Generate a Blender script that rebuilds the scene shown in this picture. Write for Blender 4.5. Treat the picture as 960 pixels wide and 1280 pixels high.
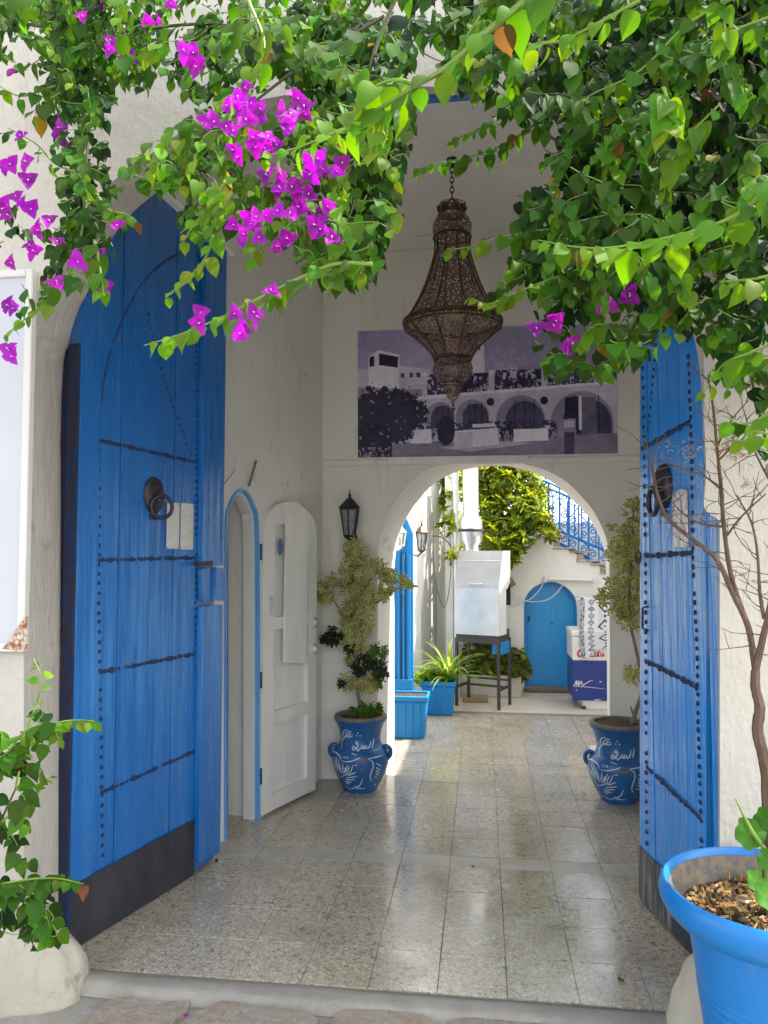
import bpy, bmesh, math, random
import numpy as np
from mathutils import Vector, Matrix, noise
from mathutils.geometry import tessellate_polygon
R = math.radians
rnd = random.Random(7)
for o in list(bpy.data.objects): bpy.data.objects.remove(o)
scene = bpy.context.scene
col = scene.collection

# ------------------------------------------------------------------ camera, sky, sun, exposure
FPX, CX, CY, EYE = 950.0, 480.0, 640.0, 1.65
YAW, PITCH = R(7.308), R(3.013)
cF = Vector((-math.sin(YAW)*math.cos(PITCH), math.cos(YAW)*math.cos(PITCH), math.sin(PITCH)))
cR = Vector((math.cos(YAW), math.sin(YAW), 0))
cU = cR.cross(cF)
CAM = Vector((0, 0, EYE))
cd = bpy.data.cameras.new('camera')
cam = bpy.data.objects.new('camera', cd); col.objects.link(cam)
cd.sensor_width = 36; cd.lens = FPX/1280*36; cd.clip_start = 0.05; cd.clip_end = 2000
m = Matrix((cR, cU, -cF)).transposed().to_4x4(); m.translation = CAM
cam.matrix_world = m
scene.camera = cam

SUN_EL, SUN_AZ = R(56), R(84)       # azimuth measured from +Y towards +X
w = bpy.data.worlds.new('World'); scene.world = w; w.use_nodes = True
nt = w.node_tree
sky = nt.nodes.new('ShaderNodeTexSky'); sky.sky_type = 'NISHITA'; sky.sun_disc = False
sky.sun_elevation = SUN_EL; sky.sun_rotation = SUN_AZ
sky.air_density = 1.0; sky.dust_density = 2.0; sky.ozone_density = 1.0
bg = nt.nodes['Background']; bg.inputs['Strength'].default_value = 0.15
hsv = nt.nodes.new('ShaderNodeHueSaturation'); hsv.inputs['Saturation'].default_value = .28   # hazy, milky sky
nt.links.new(sky.outputs[0], hsv.inputs['Color']); nt.links.new(hsv.outputs[0], bg.inputs['Color'])
sl = bpy.data.lights.new('sun', 'SUN'); sl.energy = 2.6; sl.angle = R(0.5); sl.color = (1, .95, .87)
sun = bpy.data.objects.new('sun', sl); col.objects.link(sun)
sd = Vector((math.sin(SUN_AZ)*math.cos(SUN_EL), math.cos(SUN_AZ)*math.cos(SUN_EL), math.sin(SUN_EL)))
sun.rotation_euler = (-sd).to_track_quat('-Z', 'Y').to_euler()
sun.location = sd*30
vs = scene.view_settings
vs.view_transform = 'Standard'; vs.look = 'None'; vs.gamma = 1; vs.exposure = 2.2
scene.cycles.max_bounces = 14; scene.cycles.diffuse_bounces = 8; scene.cycles.glossy_bounces = 4
scene.cycles.transparent_max_bounces = 12; scene.cycles.transmission_bounces = 6
scene.cycles.use_denoising = True
scene.cycles.sample_clamp_indirect = 6

# ------------------------------------------------------------------ measuring helpers (survey of the place)
def ray(x, y): return cF + cR*((x-CX)/FPX) + cU*((CY-y)/FPX)
def gnd(x, y, z=0.0):
    r = ray(x, y); return CAM + r*((z-EYE)/r.z)
def at(x, y, Y):
    r = ray(x, y); return CAM + r*(Y/r.y)
def onp(x, y, P, N):
    r = ray(x, y); return CAM + r*((Vector(P)-CAM).dot(N)/r.dot(N))
def pix(P):
    v = Vector(P)-CAM; z = v.dot(cF)
    return CX+FPX*v.dot(cR)/z, CY-FPX*v.dot(cU)/z

def srgb(r, g, b):
    f = lambda c: c/12.92 if c <= .04045 else ((c+.055)/1.055)**2.4
    return (f(r/255), f(g/255), f(b/255), 1)

# ------------------------------------------------------------------ materials
MATS = {}
class NT:
    def __init__(s, name):
        s.m = bpy.data.materials.new(name); s.m.use_nodes = True
        s.t = s.m.node_tree; s.n = s.t.nodes; s.b = s.n['Principled BSDF']; s.out = s.n['Material Output']
        s.co = s.n.new('ShaderNodeTexCoord')
        MATS[name] = s.m
    def lk(s, a, b): s.t.links.new(a, b)
    def noise(s, scale, detail=4, rough=.55, vec=None, dist=0, stretch=None):
        v = vec or s.co.outputs['Object']
        if stretch:
            mp = s.n.new('ShaderNodeMapping'); mp.inputs['Scale'].default_value = stretch
            s.lk(v, mp.inputs[0]); v = mp.outputs[0]
        n = s.n.new('ShaderNodeTexNoise'); n.inputs['Scale'].default_value = scale
        n.inputs['Detail'].default_value = detail; n.inputs['Roughness'].default_value = rough
        n.inputs['Distortion'].default_value = dist
        s.lk(v, n.inputs['Vector']); return n.outputs[0]
    def voro(s, scale, feature='F1', out=0, stretch=None):
        v = s.co.outputs['Object']
        if stretch:
            mp = s.n.new('ShaderNodeMapping'); mp.inputs['Scale'].default_value = stretch
            s.lk(v, mp.inputs[0]); v = mp.outputs[0]
        n = s.n.new('ShaderNodeTexVoronoi'); n.feature = feature; n.inputs['Scale'].default_value = scale
        s.lk(v, n.inputs['Vector']); return n.outputs[out]
    def ramp(s, fac, *stops):
        r = s.n.new('ShaderNodeValToRGB'); e = r.color_ramp.elements
        while len(e) < len(stops): e.new(.5)
        for k, (p, c) in zip(e, stops):
            k.position = p; k.color = c if len(c) == 4 else (*c, 1)
        s.lk(fac, r.inputs[0]); return r.outputs[0]
    def g(s, fac, a, b, lo=0., hi=1.):
        return s.ramp(fac, (a, (lo, lo, lo, 1)), (b, (hi, hi, hi, 1)))
    def mix(s, fac, a, b, mode='MIX'):
        n = s.n.new('ShaderNodeMix'); n.data_type = 'RGBA'; n.blend_type = mode
        for i, v in ((0, fac), (6, a), (7, b)):
            if isinstance(v, (int, float)): n.inputs[i].default_value = v
            elif isinstance(v, tuple): n.inputs[i].default_value = v if len(v) == 4 else (*v, 1)
            else: s.lk(v, n.inputs[i])
        return n.outputs[2]
    def math(s, op, a, b=0.):
        n = s.n.new('ShaderNodeMath'); n.operation = op
        for i, v in enumerate((a, b)):
            if isinstance(v, (int, float)): n.inputs[i].default_value = v
            else: s.lk(v, n.inputs[i])
        return n.outputs[0]
    def set(s, **k):
        for a, v in k.items():
            i = s.b.inputs[{'color': 'Base Color', 'rough': 'Roughness', 'metal': 'Metallic', 'spec': 'Specular IOR Level', 'coat': 'Coat Weight', 'alpha': 'Alpha'}[a]]
            if isinstance(v, (int, float)): i.default_value = v
            elif isinstance(v, tuple): i.default_value = v if len(v) == 4 else (*v, 1)
            else: s.lk(v, i)
        return s
    def bump(s, h, strength=.3, dist=.01):
        n = s.n.new('ShaderNodeBump'); n.inputs['Strength'].default_value = strength; n.inputs['Distance'].default_value = dist
        if s.b.inputs['Normal'].is_linked: s.lk(s.b.inputs['Normal'].links[0].from_socket, n.inputs['Normal'])
        s.lk(h, n.inputs['Height']); s.lk(n.outputs[0], s.b.inputs['Normal']); return s
    def objrand(s):
        n = s.n.new('ShaderNodeObjectInfo'); return n.outputs['Random']
    def objcol(s):
        n = s.n.new('ShaderNodeObjectInfo'); return n.outputs['Color']
    def attr(s, name='Col'):
        n = s.n.new('ShaderNodeAttribute'); n.attribute_name = name; return n.outputs['Color']

def plaster(name, c1, c2, dirt, lump=.5, dirtamt=.5, rough=.85):
    s = NT(name)
    c = s.mix(s.g(s.noise(1.7, 6), .35, .7), c1, c2)
    d = s.g(s.noise(5, 8, .7), .62, .78, 0, dirtamt)
    c = s.mix(d, c, dirt)
    st = s.g(s.noise(3.2, 5, .6, stretch=(4, 4, .5)), .58, .8, 0, dirtamt*.5)
    c = s.mix(st, c, dirt)
    s.set(color=c, rough=rough, spec=.25)
    s.bump(s.noise(7, 3), lump, .02); s.bump(s.noise(55, 5, .6), .35, .006); s.bump(s.noise(220, 2), .2, .002)
    return s
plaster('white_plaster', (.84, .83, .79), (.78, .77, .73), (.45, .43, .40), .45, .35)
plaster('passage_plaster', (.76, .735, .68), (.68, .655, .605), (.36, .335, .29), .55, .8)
s = plaster('rough_plaster', (.57, .53, .46), (.49, .455, .40), (.26, .23, .19), .8, .8)
s.bump(s.noise(26, 6, .65, stretch=(1.6, 1.6, .6)), .6, .02)
s = plaster('stained_plaster', (.70, .69, .66), (.58, .575, .56), (.2, .2, .19), .4, .7)
plaster('grey_plaster', (.44, .43, .40), (.36, .355, .34), (.25, .24, .23), .5, .4)
s = plaster('bump_plaster', (.50, .46, .37), (.36, .33, .265), (.17, .15, .115), .9, .95)

def blue_paint(name, base, dark, light, streak=1.0, rough=.17, wear=.25, chip=(.25, .33, .42), glare_wear=None):
    s = NT(name)
    c = s.mix(s.g(s.noise(3, 6, .65, stretch=(3, 3, .45)), .30, .74), base, dark)
    c = s.mix(s.g(s.noise(4, 7, .72, stretch=(6, 6, .35)), .48, .76, 0, .42), c, light)
    c = s.mix(s.g(s.noise(24, 8, .75, stretch=(2, 2, .5)), .63, .70, 0, wear), c, chip)
    if glare_wear:     # reflected glare painted as pale streaks, with rubbed paint, between two leaf heights
        z0, z1, fc, amt = glare_wear
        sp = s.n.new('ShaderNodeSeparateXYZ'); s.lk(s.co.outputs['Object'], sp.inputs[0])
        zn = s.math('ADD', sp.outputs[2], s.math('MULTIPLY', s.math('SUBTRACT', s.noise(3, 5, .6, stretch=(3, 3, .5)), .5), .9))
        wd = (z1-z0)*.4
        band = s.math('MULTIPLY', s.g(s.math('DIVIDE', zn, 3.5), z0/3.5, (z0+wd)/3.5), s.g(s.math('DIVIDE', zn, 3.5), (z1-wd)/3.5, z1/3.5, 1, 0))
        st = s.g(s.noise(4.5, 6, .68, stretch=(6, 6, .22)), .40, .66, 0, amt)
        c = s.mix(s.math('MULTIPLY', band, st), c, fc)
    s.set(color=c, rough=s.g(s.noise(30, 4, .6, stretch=(3, 3, .2)), .3, .7, rough*.7, rough*1.7), spec=.75, coat=.25)
    s.bump(s.noise(5, 3, .6, stretch=(5, 5, .3)), .55*streak, .014)
    s.bump(s.noise(26, 5, .6, stretch=(2.2, 2.2, .2)), .16*streak, .004)
    s.bump(s.noise(90, 4, .6, stretch=(1, 1, .5)), .22, .0025)
    return s
blue_paint('door_blue', (.003, .135, .45), (.002, .10, .35), (.05, .25, .58), glare_wear=(.35, 2.0, (.07, .28, .60), .7))
blue_paint('door_blue_lit', (.004, .245, .72), (.003, .20, .62), (.10, .38, .78), wear=.35, glare_wear=(1.0, 2.1, (.42, .56, .74), .75))  # lit copy of the gate paint; the left leaf's darker tone carries its shade
blue_paint('flat_blue', (.002, .31, .74), (.002, .265, .64), (.02, .38, .78), .3, .4, .1)
blue_paint('pale_blue', (.10, .34, .70), (.05, .25, .60), (.28, .50, .75), .4, .45, .5, (.6, .6, .58))
s = NT('navy_worn')
c = s.mix(s.g(s.noise(18, 7, .7, stretch=(1, 1, .4)), .45, .6), (.003, .020, .085), (.026, .016, .018))
c = s.mix(s.g(s.noise(50, 6, .7), .68, .74), c, (.30, .30, .30))
s.set(color=c, rough=.55); s.bump(s.noise(30, 6, .7), .8, .02)
s = NT('kick_black')
c = s.mix(s.g(s.noise(7, 6, .65, stretch=(1, 1, .4)), .35, .75), (.018, .019, .026), (.05, .05, .058))
c = s.mix(s.g(s.noise(60, 4), .70, .76, 0, .5), c, (.25, .25, .27))
s.set(color=c, rough=.5); s.bump(s.noise(12, 4), .3, .01)
s = NT('kick_worn')
c = s.mix(s.g(s.noise(9, 6, .65, stretch=(3, 3, .3)), .42, .6), (.03, .028, .035), (.24, .22, .2))
s.set(color=c, rough=.45); s.bump(s.noise(12, 4), .3, .01)
NT('stud_iron').set(color=(.012, .02, .06), rough=.4, spec=.5)
s = NT('black_iron'); s.set(color=s.mix(s.g(s.noise(60, 4), .4, .7), (.015, .013, .02), (.035, .03, .035)), rough=.42, spec=.5); s.bump(s.noise(90, 4), .3, .004)
s = NT('paper'); s.set(color=s.mix(s.g(s.noise(9, 5, .6, stretch=(2, 2, 6)), .4, .7), (.62, .59, .54), (.50, .48, .45)), rough=.35)
s = NT('foil'); s.set(color=s.mix(s.g(s.noise(14, 4, .6, stretch=(7, 7, .6)), .4, .6), (.85, .86, .88), (.45, .42, .38)), rough=.3); s.bump(s.noise(14, 3, .6, stretch=(9, 9, .4)), .8, .02)
s = NT('white_wood')
c = s.mix(s.g(s.noise(4, 6, .6, stretch=(3, 3, .5)), .35, .75), (.74, .73, .68), (.64, .63, .58))
c = s.mix(s.g(s.noise(38, 8, .75, stretch=(1.5, 1.5, .6)), .67, .74, 0, .7), c, (.28, .26, .23))
s.set(color=c, rough=.5); s.bump(s.noise(45, 4, .6, stretch=(3, 3, .3)), .3, .004)
NT('gap_dark').set(color=(.10, .10, .11), rough=.8)
s = NT('steel')
s.set(color=s.mix(s.g(s.noise(5, 4), .35, .7), (.62, .63, .65), (.48, .50, .53)), metal=.55, rough=s.g(s.noise(8, 5, stretch=(.6, .6, .3)), .3, .7, .28, .45)); s.bump(s.noise(2.5, 1), .12, .02)
s = NT('hood_sheet'); c = s.mix(s.g(s.noise(4, 6, .65), .35, .7), (.40, .40, .40), (.32, .32, .33)); c = s.mix(s.g(s.noise(9, 7, .7, stretch=(2, 2, .7)), .60, .76, 0, .6), c, (.16, .15, .14)); s.set(color=c, rough=.45, metal=.2)
s = NT('galvanised'); s.set(color=s.mix(s.voro(30, out=1), (.62, .64, .66), (.74, .75, .76)), metal=.85, rough=.28); s.bump(s.noise(9, 3), .3, .01)
s = NT('white_enamel'); s.set(color=s.mix(s.g(s.noise(6, 6, .7), .45, .75), (.74, .73, .71), (.62, .59, .55)), rough=.4)
NT('dark_steel').set(color=(.045, .04, .045), rough=.55)
s = NT('cooler_blue'); s.set(color=s.mix(s.g(s.noise(3, 4), .3, .7), (.015, .035, .20), (.022, .048, .25)), rough=.35)
NT('logo_red').set(color=(.60, .012, .03), rough=.4)
NT('logo_white').set(color=(.62, .62, .66), rough=.5)
s = NT('pot_glaze')
c = s.mix(s.g(s.noise(6, 5), .3, .72), (.007, .075, .24), (.013, .115, .32))
c = s.mix(s.g(s.noise(45, 7, .7), .66, .72, 0, .6), c, (.18, .22, .26))
s.set(color=c, rough=.35); s.bump(s.noise(18, 4), .25, .01)
s = NT('brush_white'); s.set(color=s.mix(s.g(s.noise(60, 5), .4, .7), (.62, .68, .74), (.36, .46, .60)), rough=.5)
NT('terracotta').set(color=(.22, .07, .03), rough=.8)
NT('ochre').set(color=(.17, .12, .03), rough=.8)
s = NT('pot_rim'); s.set(color=s.mix(s.g(s.noise(30, 6, .7), .4, .6), (.10, .10, .10), (.22, .16, .10)), rough=.8)
s = NT('soil')
c = s.mix(s.g(s.noise(40, 6, .7), .35, .7), (.035, .022, .012), (.14, .085, .04))
s.set(color=c, rough=.95); s.bump(s.noise(45, 6, .7), 1.0, .03)
s = NT('wood_chip'); s.set(color=s.mix(s.objrand(), (.20, .10, .035), (.07, .04, .02)), rough=.9)
s = NT('chip_mix'); s.set(color=s.attr(), rough=.9)
s = NT('big_pot_blue')
c = s.mix(s.g(s.noise(5, 5, .6), .35, .75), (.003, .165, .49), (.003, .145, .43))
c = s.mix(s.g(s.noise(40, 8, .78), .64, .72, 0, .5), c, (.30, .42, .52))
c = s.mix(s.g(s.noise(6, 7, .7, stretch=(3, 3, .6)), .60, .76, 0, .4), c, (.16, .20, .20))
s.set(color=c, rough=.38, spec=.45); s.bump(s.noise(40, 4), .12, .004)
s = NT('plastic_blue'); c = s.mix(s.g(s.noise(3, 5), .35, .7), (.003, .22, .56), (.004, .185, .48))
c = s.mix(s.g(s.noise(55, 7, .7), .66, .72, 0, .5), c, (.45, .5, .55)); s.set(color=c, rough=.45)
s = NT('bark'); s.set(color=s.mix(s.g(s.noise(30, 7, .7, stretch=(2, 2, .5)), .35, .7), (.16, .10, .065), (.075, .05, .035)), rough=.9); s.bump(s.noise(60, 6, .7, stretch=(2, 2, .5)), .8, .01)
s = NT('grey_bark'); s.set(color=s.mix(s.g(s.noise(25, 6, .7), .35, .7), (.22, .19, .15), (.11, .095, .075)), rough=.9); s.bump(s.noise(50, 6, .7), .6, .01)
NT('vine_stem').set(color=(.09, .075, .04), rough=.7)
NT('green_stem').set(color=(.16, .25, .035), rough=.6)

def leafmat(name, src, trans=.48, rough=.6):
    s = NT(name)
    c = s.objcol() if src == 'obj' else s.attr()
    s.set(color=c, rough=rough, spec=.22)
    hs = s.n.new('ShaderNodeHueSaturation'); hs.inputs['Value'].default_value = 1.5; hs.inputs['Hue'].default_value = .485; hs.inputs['Saturation'].default_value = 1.1
    if name.startswith('bract'): hs.inputs['Hue'].default_value = .5
    s.lk(c, hs.inputs['Color'])
    tr = s.n.new('ShaderNodeBsdfTranslucent'); s.lk(hs.outputs[0], tr.inputs['Color'])
    mx = s.n.new('ShaderNodeMixShader'); mx.inputs[0].default_value = trans
    s.lk(s.b.outputs[0], mx.inputs[1]); s.lk(tr.outputs[0], mx.inputs[2]); s.lk(mx.outputs[0], s.out.inputs['Surface'])
    s.bump(s.noise(60, 3), .12, .003)
leafmat('leaf_piece', 'obj'); leafmat('leaf_mass', 'attr'); leafmat('bract', 'obj', .45, .6); leafmat('variegated', 'attr', .3)
NT('floret').set(color=(.75, .7, .5), rough=.6)
s = NT('brass_pierced')
c = s.mix(s.g(s.noise(14, 5), .35, .7), (.13, .08, .065), (.24, .15, .095))
s.set(color=c, metal=.35, rough=.45)
hole = s.g(s.voro(105, 'SMOOTH_F1'), .40, .46)
hole2 = s.g(s.voro(40, 'DISTANCE_TO_EDGE'), .02, .05)
al = s.math('SUBTRACT', 1.0, s.math('MULTIPLY', s.math('SUBTRACT', 1.0, hole), hole2))
s.lk(al, s.b.inputs['Alpha']); s.bump(hole, .5, .005)
s = NT('brass_solid'); s.set(color=s.mix(s.g(s.noise(30, 6), .35, .7), (.05, .028, .02), (.13, .075, .035)), metal=.6, rough=.42); s.bump(s.noise(60, 4), .4, .006)
NT('chain_dark').set(color=(.04, .03, .03), rough=.5, metal=.5)
s = NT('print'); s.set(color=s.attr(), rough=.5, spec=.4)
s = NT('cloth_print'); s.set(color=s.attr(), rough=.9)
s = NT('glass'); s.set(color=(.85, .88, .9), rough=.12); s.b.inputs['Transmission Weight'].default_value = .85
NT('bulb_white').set(color=(.8, .8, .76), rough=.4)
s = NT('tube_white'); s.set(color=(.72, .70, .66), rough=.5)
s = NT('cable_white'); s.set(color=(.66, .64, .62), rough=.6)
s = NT('wood_raw'); s.set(color=s.mix(s.g(s.noise(20, 5, .6, stretch=(1, 5, 5)), .35, .7), (.34, .23, .13), (.20, .13, .075)), rough=.8)
s = NT('stair_tile'); s.set(color=s.mix(s.g(s.noise(18, 6, .7), .4, .62), (.52, .45, .36), (.22, .16, .12)), rough=.8); s.bump(s.noise(40, 5), .5, .01)
# terrazzo tile, one tint per tile
s = NT('terrazzo')
world = s.n.new('ShaderNodeNewGeometry').outputs['Position']
def vn(scale, out=0, feature='F1'):
    n = s.n.new('ShaderNodeTexVoronoi'); n.feature = feature; n.inputs['Scale'].default_value = scale; s.lk(world, n.inputs['Vector']); return n.outputs[out]
base = s.mix(s.objrand(), (.585, .50, .365), (.52, .44, .32))
base = s.mix(s.g(s.noise(1.1, 5, .6, vec=world), .35, .68), base, (.42, .365, .28))
chips = s.mix(s.g(vn(210, 1), .48, .62, 0, .75), base, (.25, .225, .18))
chips = s.mix(s.g(vn(120, 1), .72, .82, 0, .7), chips, (.62, .58, .49))
pits = s.g(s.noise(36, 7, .78, vec=world, dist=.5), .525, .60, 0, .9)
pitm = s.math('MULTIPLY', pits, s.g(s.noise(1.6, 4, .6, vec=world), .30, .60, .25, 1))
c = s.mix(pitm, chips, (.085, .078, .068))
grime = s.g(s.noise(1.7, 8, .7, vec=world), .47, .70, 0, .62)
c = s.mix(grime, c, (.20, .165, .115))
c = s.mix(s.g(s.noise(7, 8, .75, vec=world, dist=.6), .58, .70, 0, .55), c, (.11, .095, .075))
c = s.mix(s.g(s.noise(3.3, 6, .6, vec=world), .56, .75, 0, .4), c, (.50, .42, .30))
s.set(color=c, rough=s.g(s.noise(4, 6, .65, vec=world), .3, .7, .07, .30), spec=.75)
s.bump(s.noise(2.2, 3, vec=world), .10, .02); s.bump(s.noise(30, 4, vec=world), .08, .003); s.bump(pitm, -.35, .004)
s = NT('tile_strip')
world = s.n.new('ShaderNodeNewGeometry').outputs['Position']
c = s.mix(s.g(s.noise(6, 6, .65, vec=world), .35, .7), (.44, .41, .33), (.32, .30, .25))
c = s.mix(s.g(s.noise(45, 6, .75, vec=world), .60, .68, 0, .7), c, (.13, .12, .10))
s.set(color=c, rough=.33)
s = NT('grout'); s.set(color=(.20, .175, .135), rough=.9)
s = NT('court_floor')
c = s.mix(s.g(s.noise(1.3, 7, .65), .35, .7), (.56, .50, .41), (.44, .395, .32))
c = s.mix(s.g(s.noise(5, 7, .7, stretch=(.4, 2, 1)), .56, .72, 0, .5), c, (.25, .22, .18))
s.set(color=c, rough=.6); s.bump(s.noise(12, 5), .3, .01)
s = NT('threshold_cement')
c = s.mix(s.g(s.noise(4, 7, .68), .35, .7), (.36, .335, .29), (.22, .205, .18))
c = s.mix(s.g(s.noise(20, 7, .7), .6, .75, 0, .6), c, (.35, .33, .30))
s.set(color=c, rough=.55); s.bump(s.noise(9, 6, .65), .6, .02); s.bump(s.noise(60, 5), .4, .005)
s = NT('flagstone')
c = s.mix(s.objrand(), (.30, .25, .19), (.23, .215, .195))
c = s.mix(s.g(s.noise(9, 7, .68), .48, .72), c, (.30, .20, .13)); c = s.mix(s.g(s.noise(28, 6, .7), .55, .72, 0, .8), c, (.15, .13, .12))
c = s.mix(s.g(s.voro(70, out=1), .55, .8, 0, .5), c, (.36, .32, .26))
s.set(color=c, rough=.5); s.bump(s.noise(14, 6), .9, .02); s.bump(s.noise(70, 5, .7), .6, .006)
s = NT('street_mat'); c = s.mix(s.g(s.noise(3, 6), .35, .7), (.2, .19, .18), (.13, .12, .115)); s.set(color=c, rough=.8); s.bump(s.noise(20, 5), .6, .02)
s = NT('sign_white')
c = s.mix(s.g(s.noise(2, 5, .6), .35, .7), (.50, .51, .54), (.45, .465, .50))
c = s.mix(s.g(s.noise(9, 5, .6, stretch=(1, 1, .8)), .56, .72, 0, .35), c, (.50, .54, .64))
s.set(color=c, rough=.45)
s = NT('sign_edge'); s.set(color=(.62, .60, .56), rough=.5)
s = NT('rust'); s.set(color=s.mix(s.g(s.noise(45, 6, .7), .42, .6), (.25, .085, .025), (.62, .55, .48)), rough=.85); s.bump(s.noise(50, 5), .8, .006)
s = NT('matte_dark'); s.set(color=(.03, .03, .03), rough=.9)
s = NT('blue_iron'); s.set(color=(.005, .18, .58), rough=.45)
M = MATS

# ------------------------------------------------------------------ geometry helpers
class MB:
    def __init__(s): s.v = []; s.f = []; s.c = []; s.mi = []; s.cur = None; s.cm = 0
    def add(s, vs, fs):
        b = len(s.v); s.v += [tuple(p) for p in vs]
        for f in fs:
            s.f.append(tuple(b+i for i in f)); s.c.append(s.cur); s.mi.append(s.cm)
        return s
    def box(s, lo, hi):
        x0, y0, z0 = lo; x1, y1, z1 = hi
        return s.add([(x0,y0,z0),(x1,y0,z0),(x1,y1,z0),(x0,y1,z0),(x0,y0,z1),(x1,y0,z1),(x1,y1,z1),(x0,y1,z1)],
              [(0,3,2,1),(4,5,6,7),(0,1,5,4),(1,2,6,5),(2,3,7,6),(3,0,4,7)])
    def hexa(s, b, t):   # bottom and top quads
        return s.add(list(b)+list(t), [(0,3,2,1),(4,5,6,7),(0,1,5,4),(1,2,6,5),(2,3,7,6),(3,0,4,7)])
    def prism(s, front, back):
        n = len(front); front = [Vector(p) for p in front]; back = [Vector(p) for p in back]
        tris = tessellate_polygon([front])
        s.add(front, tris); s.add(back, [tuple(reversed(t)) for t in tris])
        s.add(front+back, [(i, (i+1) % n, n+(i+1) % n, n+i) for i in range(n)])
        return s
    def tube(s, path, r, n=6, cap=True):
        path = [Vector(p) for p in path]; k = len(path)
        rs = r if isinstance(r, (list, tuple)) else [r]*k
        vs = []; up = None
        for i, p in enumerate(path):
            t = (path[min(i+1, k-1)]-path[max(i-1, 0)])
            t = t.normalized() if t.length > 1e-9 else Vector((0, 0, 1))
            if up is None:
                up = Vector((0, 0, 1)) if abs(t.z) < .9 else Vector((1, 0, 0))
            a = (up-t*up.dot(t)); a = a.normalized() if a.length > 1e-6 else t.orthogonal().normalized()
            b = t.cross(a); up = a
            for j in range(n):
                an = 2*math.pi*j/n; vs.append(p+(a*math.cos(an)+b*math.sin(an))*rs[i])
        fs = [(i*n+j, i*n+(j+1) % n, (i+1)*n+(j+1) % n, (i+1)*n+j) for i in range(k-1) for j in range(n)]
        if cap: fs += [tuple(range(n-1, -1, -1)), tuple((k-1)*n+j for j in range(n))]
        return s.add(vs, fs)
    def lathe(s, prof, n=32, c=(0, 0, 0), mod=None):
        vs = []
        for r, z in prof:
            for j in range(n):
                a = 2*math.pi*j/n; rr = r*(1+(mod(a, z) if mod else 0))
                vs.append((c[0]+rr*math.cos(a), c[1]+rr*math.sin(a), c[2]+z))
        k = len(prof)
        return s.add(vs, [(i*n+j, i*n+(j+1) % n, (i+1)*n+(j+1) % n, (i+1)*n+j) for i in range(k-1) for j in range(n)])
    def dome(s, p, nrm, r, h=.6, n=6):
        p = Vector(p); nrm = Vector(nrm).normalized(); a = nrm.orthogonal().normalized(); b = nrm.cross(a)
        vs = []
        for rr, hh in ((1, 0), (.75, .65)):
            for j in range(n):
                an = 2*math.pi*j/n; vs.append(p+(a*math.cos(an)+b*math.sin(an))*r*rr+nrm*r*h*hh)
        vs.append(p+nrm*r*h)
        fs = [(j, (j+1) % n, n+(j+1) % n, n+j) for j in range(n)]+[(n+j, n+(j+1) % n, 2*n) for j in range(n)]
        return s.add(vs, fs)
    def mesh(s, name, mat, off=(0, 0, 0), smooth=False, bevel=0, seg=1):
        me = bpy.data.meshes.new(name)
        o = Vector(off)
        me.from_pydata([(v[0]-o.x, v[1]-o.y, v[2]-o.z) for v in s.v], [], s.f)
        for mm in (mat if isinstance(mat, (list, tuple)) else [mat]): me.materials.append(M[mm])
        if any(s.mi): me.polygons.foreach_set('material_index', s.mi)
        if any(c is not None for c in s.c):
            at_ = me.color_attributes.new('Col', 'FLOAT_COLOR', 'CORNER')
            buf = []
            for f, c in zip(s.f, s.c):
                c = c or (.1, .1, .1); buf += [c[0], c[1], c[2], 1.0]*len(f)
            at_.data.foreach_set('color', buf)
        me.validate()
        if bevel or True:
            bm = bmesh.new(); bm.from_mesh(me)
            if len(bm.faces) < 60000 and not any(c is not None for c in s.c): bmesh.ops.recalc_face_normals(bm, faces=bm.faces)
            if bevel: bmesh.ops.bevel(bm, geom=[e for e in bm.edges if e.calc_face_angle(0) > .5], offset=bevel, segments=seg, profile=.5, affect='EDGES')
            bm.to_mesh(me); bm.free()
        if smooth:
            me.polygons.foreach_set('use_smooth', [True]*len(me.polygons))
            try: me.set_sharp_from_angle(angle=R(50))
            except Exception: pass
        me.update()
        return me
def link(name, me, parent=None):
    o = bpy.data.objects.new(name, me); col.objects.link(o)
    if parent is not None: o.parent = parent
    return o
def base(o):     # world position of a thing's origin
    p = Vector((0, 0, 0))
    while o is not None: p += o.location; o = o.parent
    return p
def part(name, mb, mat, parent, kind=None, label=None, **k):   # mb in world coordinates
    o = link(name, mb.mesh(name, mat, base(parent), **k), parent)
    if kind: o['kind'] = kind
    if label: o['label'] = label
    return o
def tag(o, label=None, cat=None, group=None, kind=None):
    for a, v in (('label', label), ('category', cat), ('group', group), ('kind', kind)):
        if v: o[a] = v
    return o
def thing(name, label, cat, loc, group=None):
    o = bpy.data.objects.new(name, None); o.location = loc; o.empty_display_size = .1; col.objects.link(o)
    return tag(o, label, cat, group)
def solo(name, mb, mat, label=None, cat=None, group=None, kind=None, loc=(0, 0, 0), **k):
    o = link(name, mb.mesh(name, mat, loc, **k)); o.location = loc
    return tag(o, label, cat, group, kind)
def curve(pts, n=6):     # catmull-rom through points
    pts = [Vector(p) for p in pts]
    if len(pts) < 3: return pts
    e = [pts[0]*2-pts[1]]+pts+[pts[-1]*2-pts[-2]]; out = []
    for i in range(1, len(e)-2):
        a, b, c, d = e[i-1], e[i], e[i+1], e[i+2]
        for j in range(n):
            t = j/n
            out.append(.5*((2*b)+(c-a)*t+(2*a-5*b+4*c-d)*t*t+(3*b-a-3*c+d)*t**3))
    out.append(pts[-1]); return out
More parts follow.
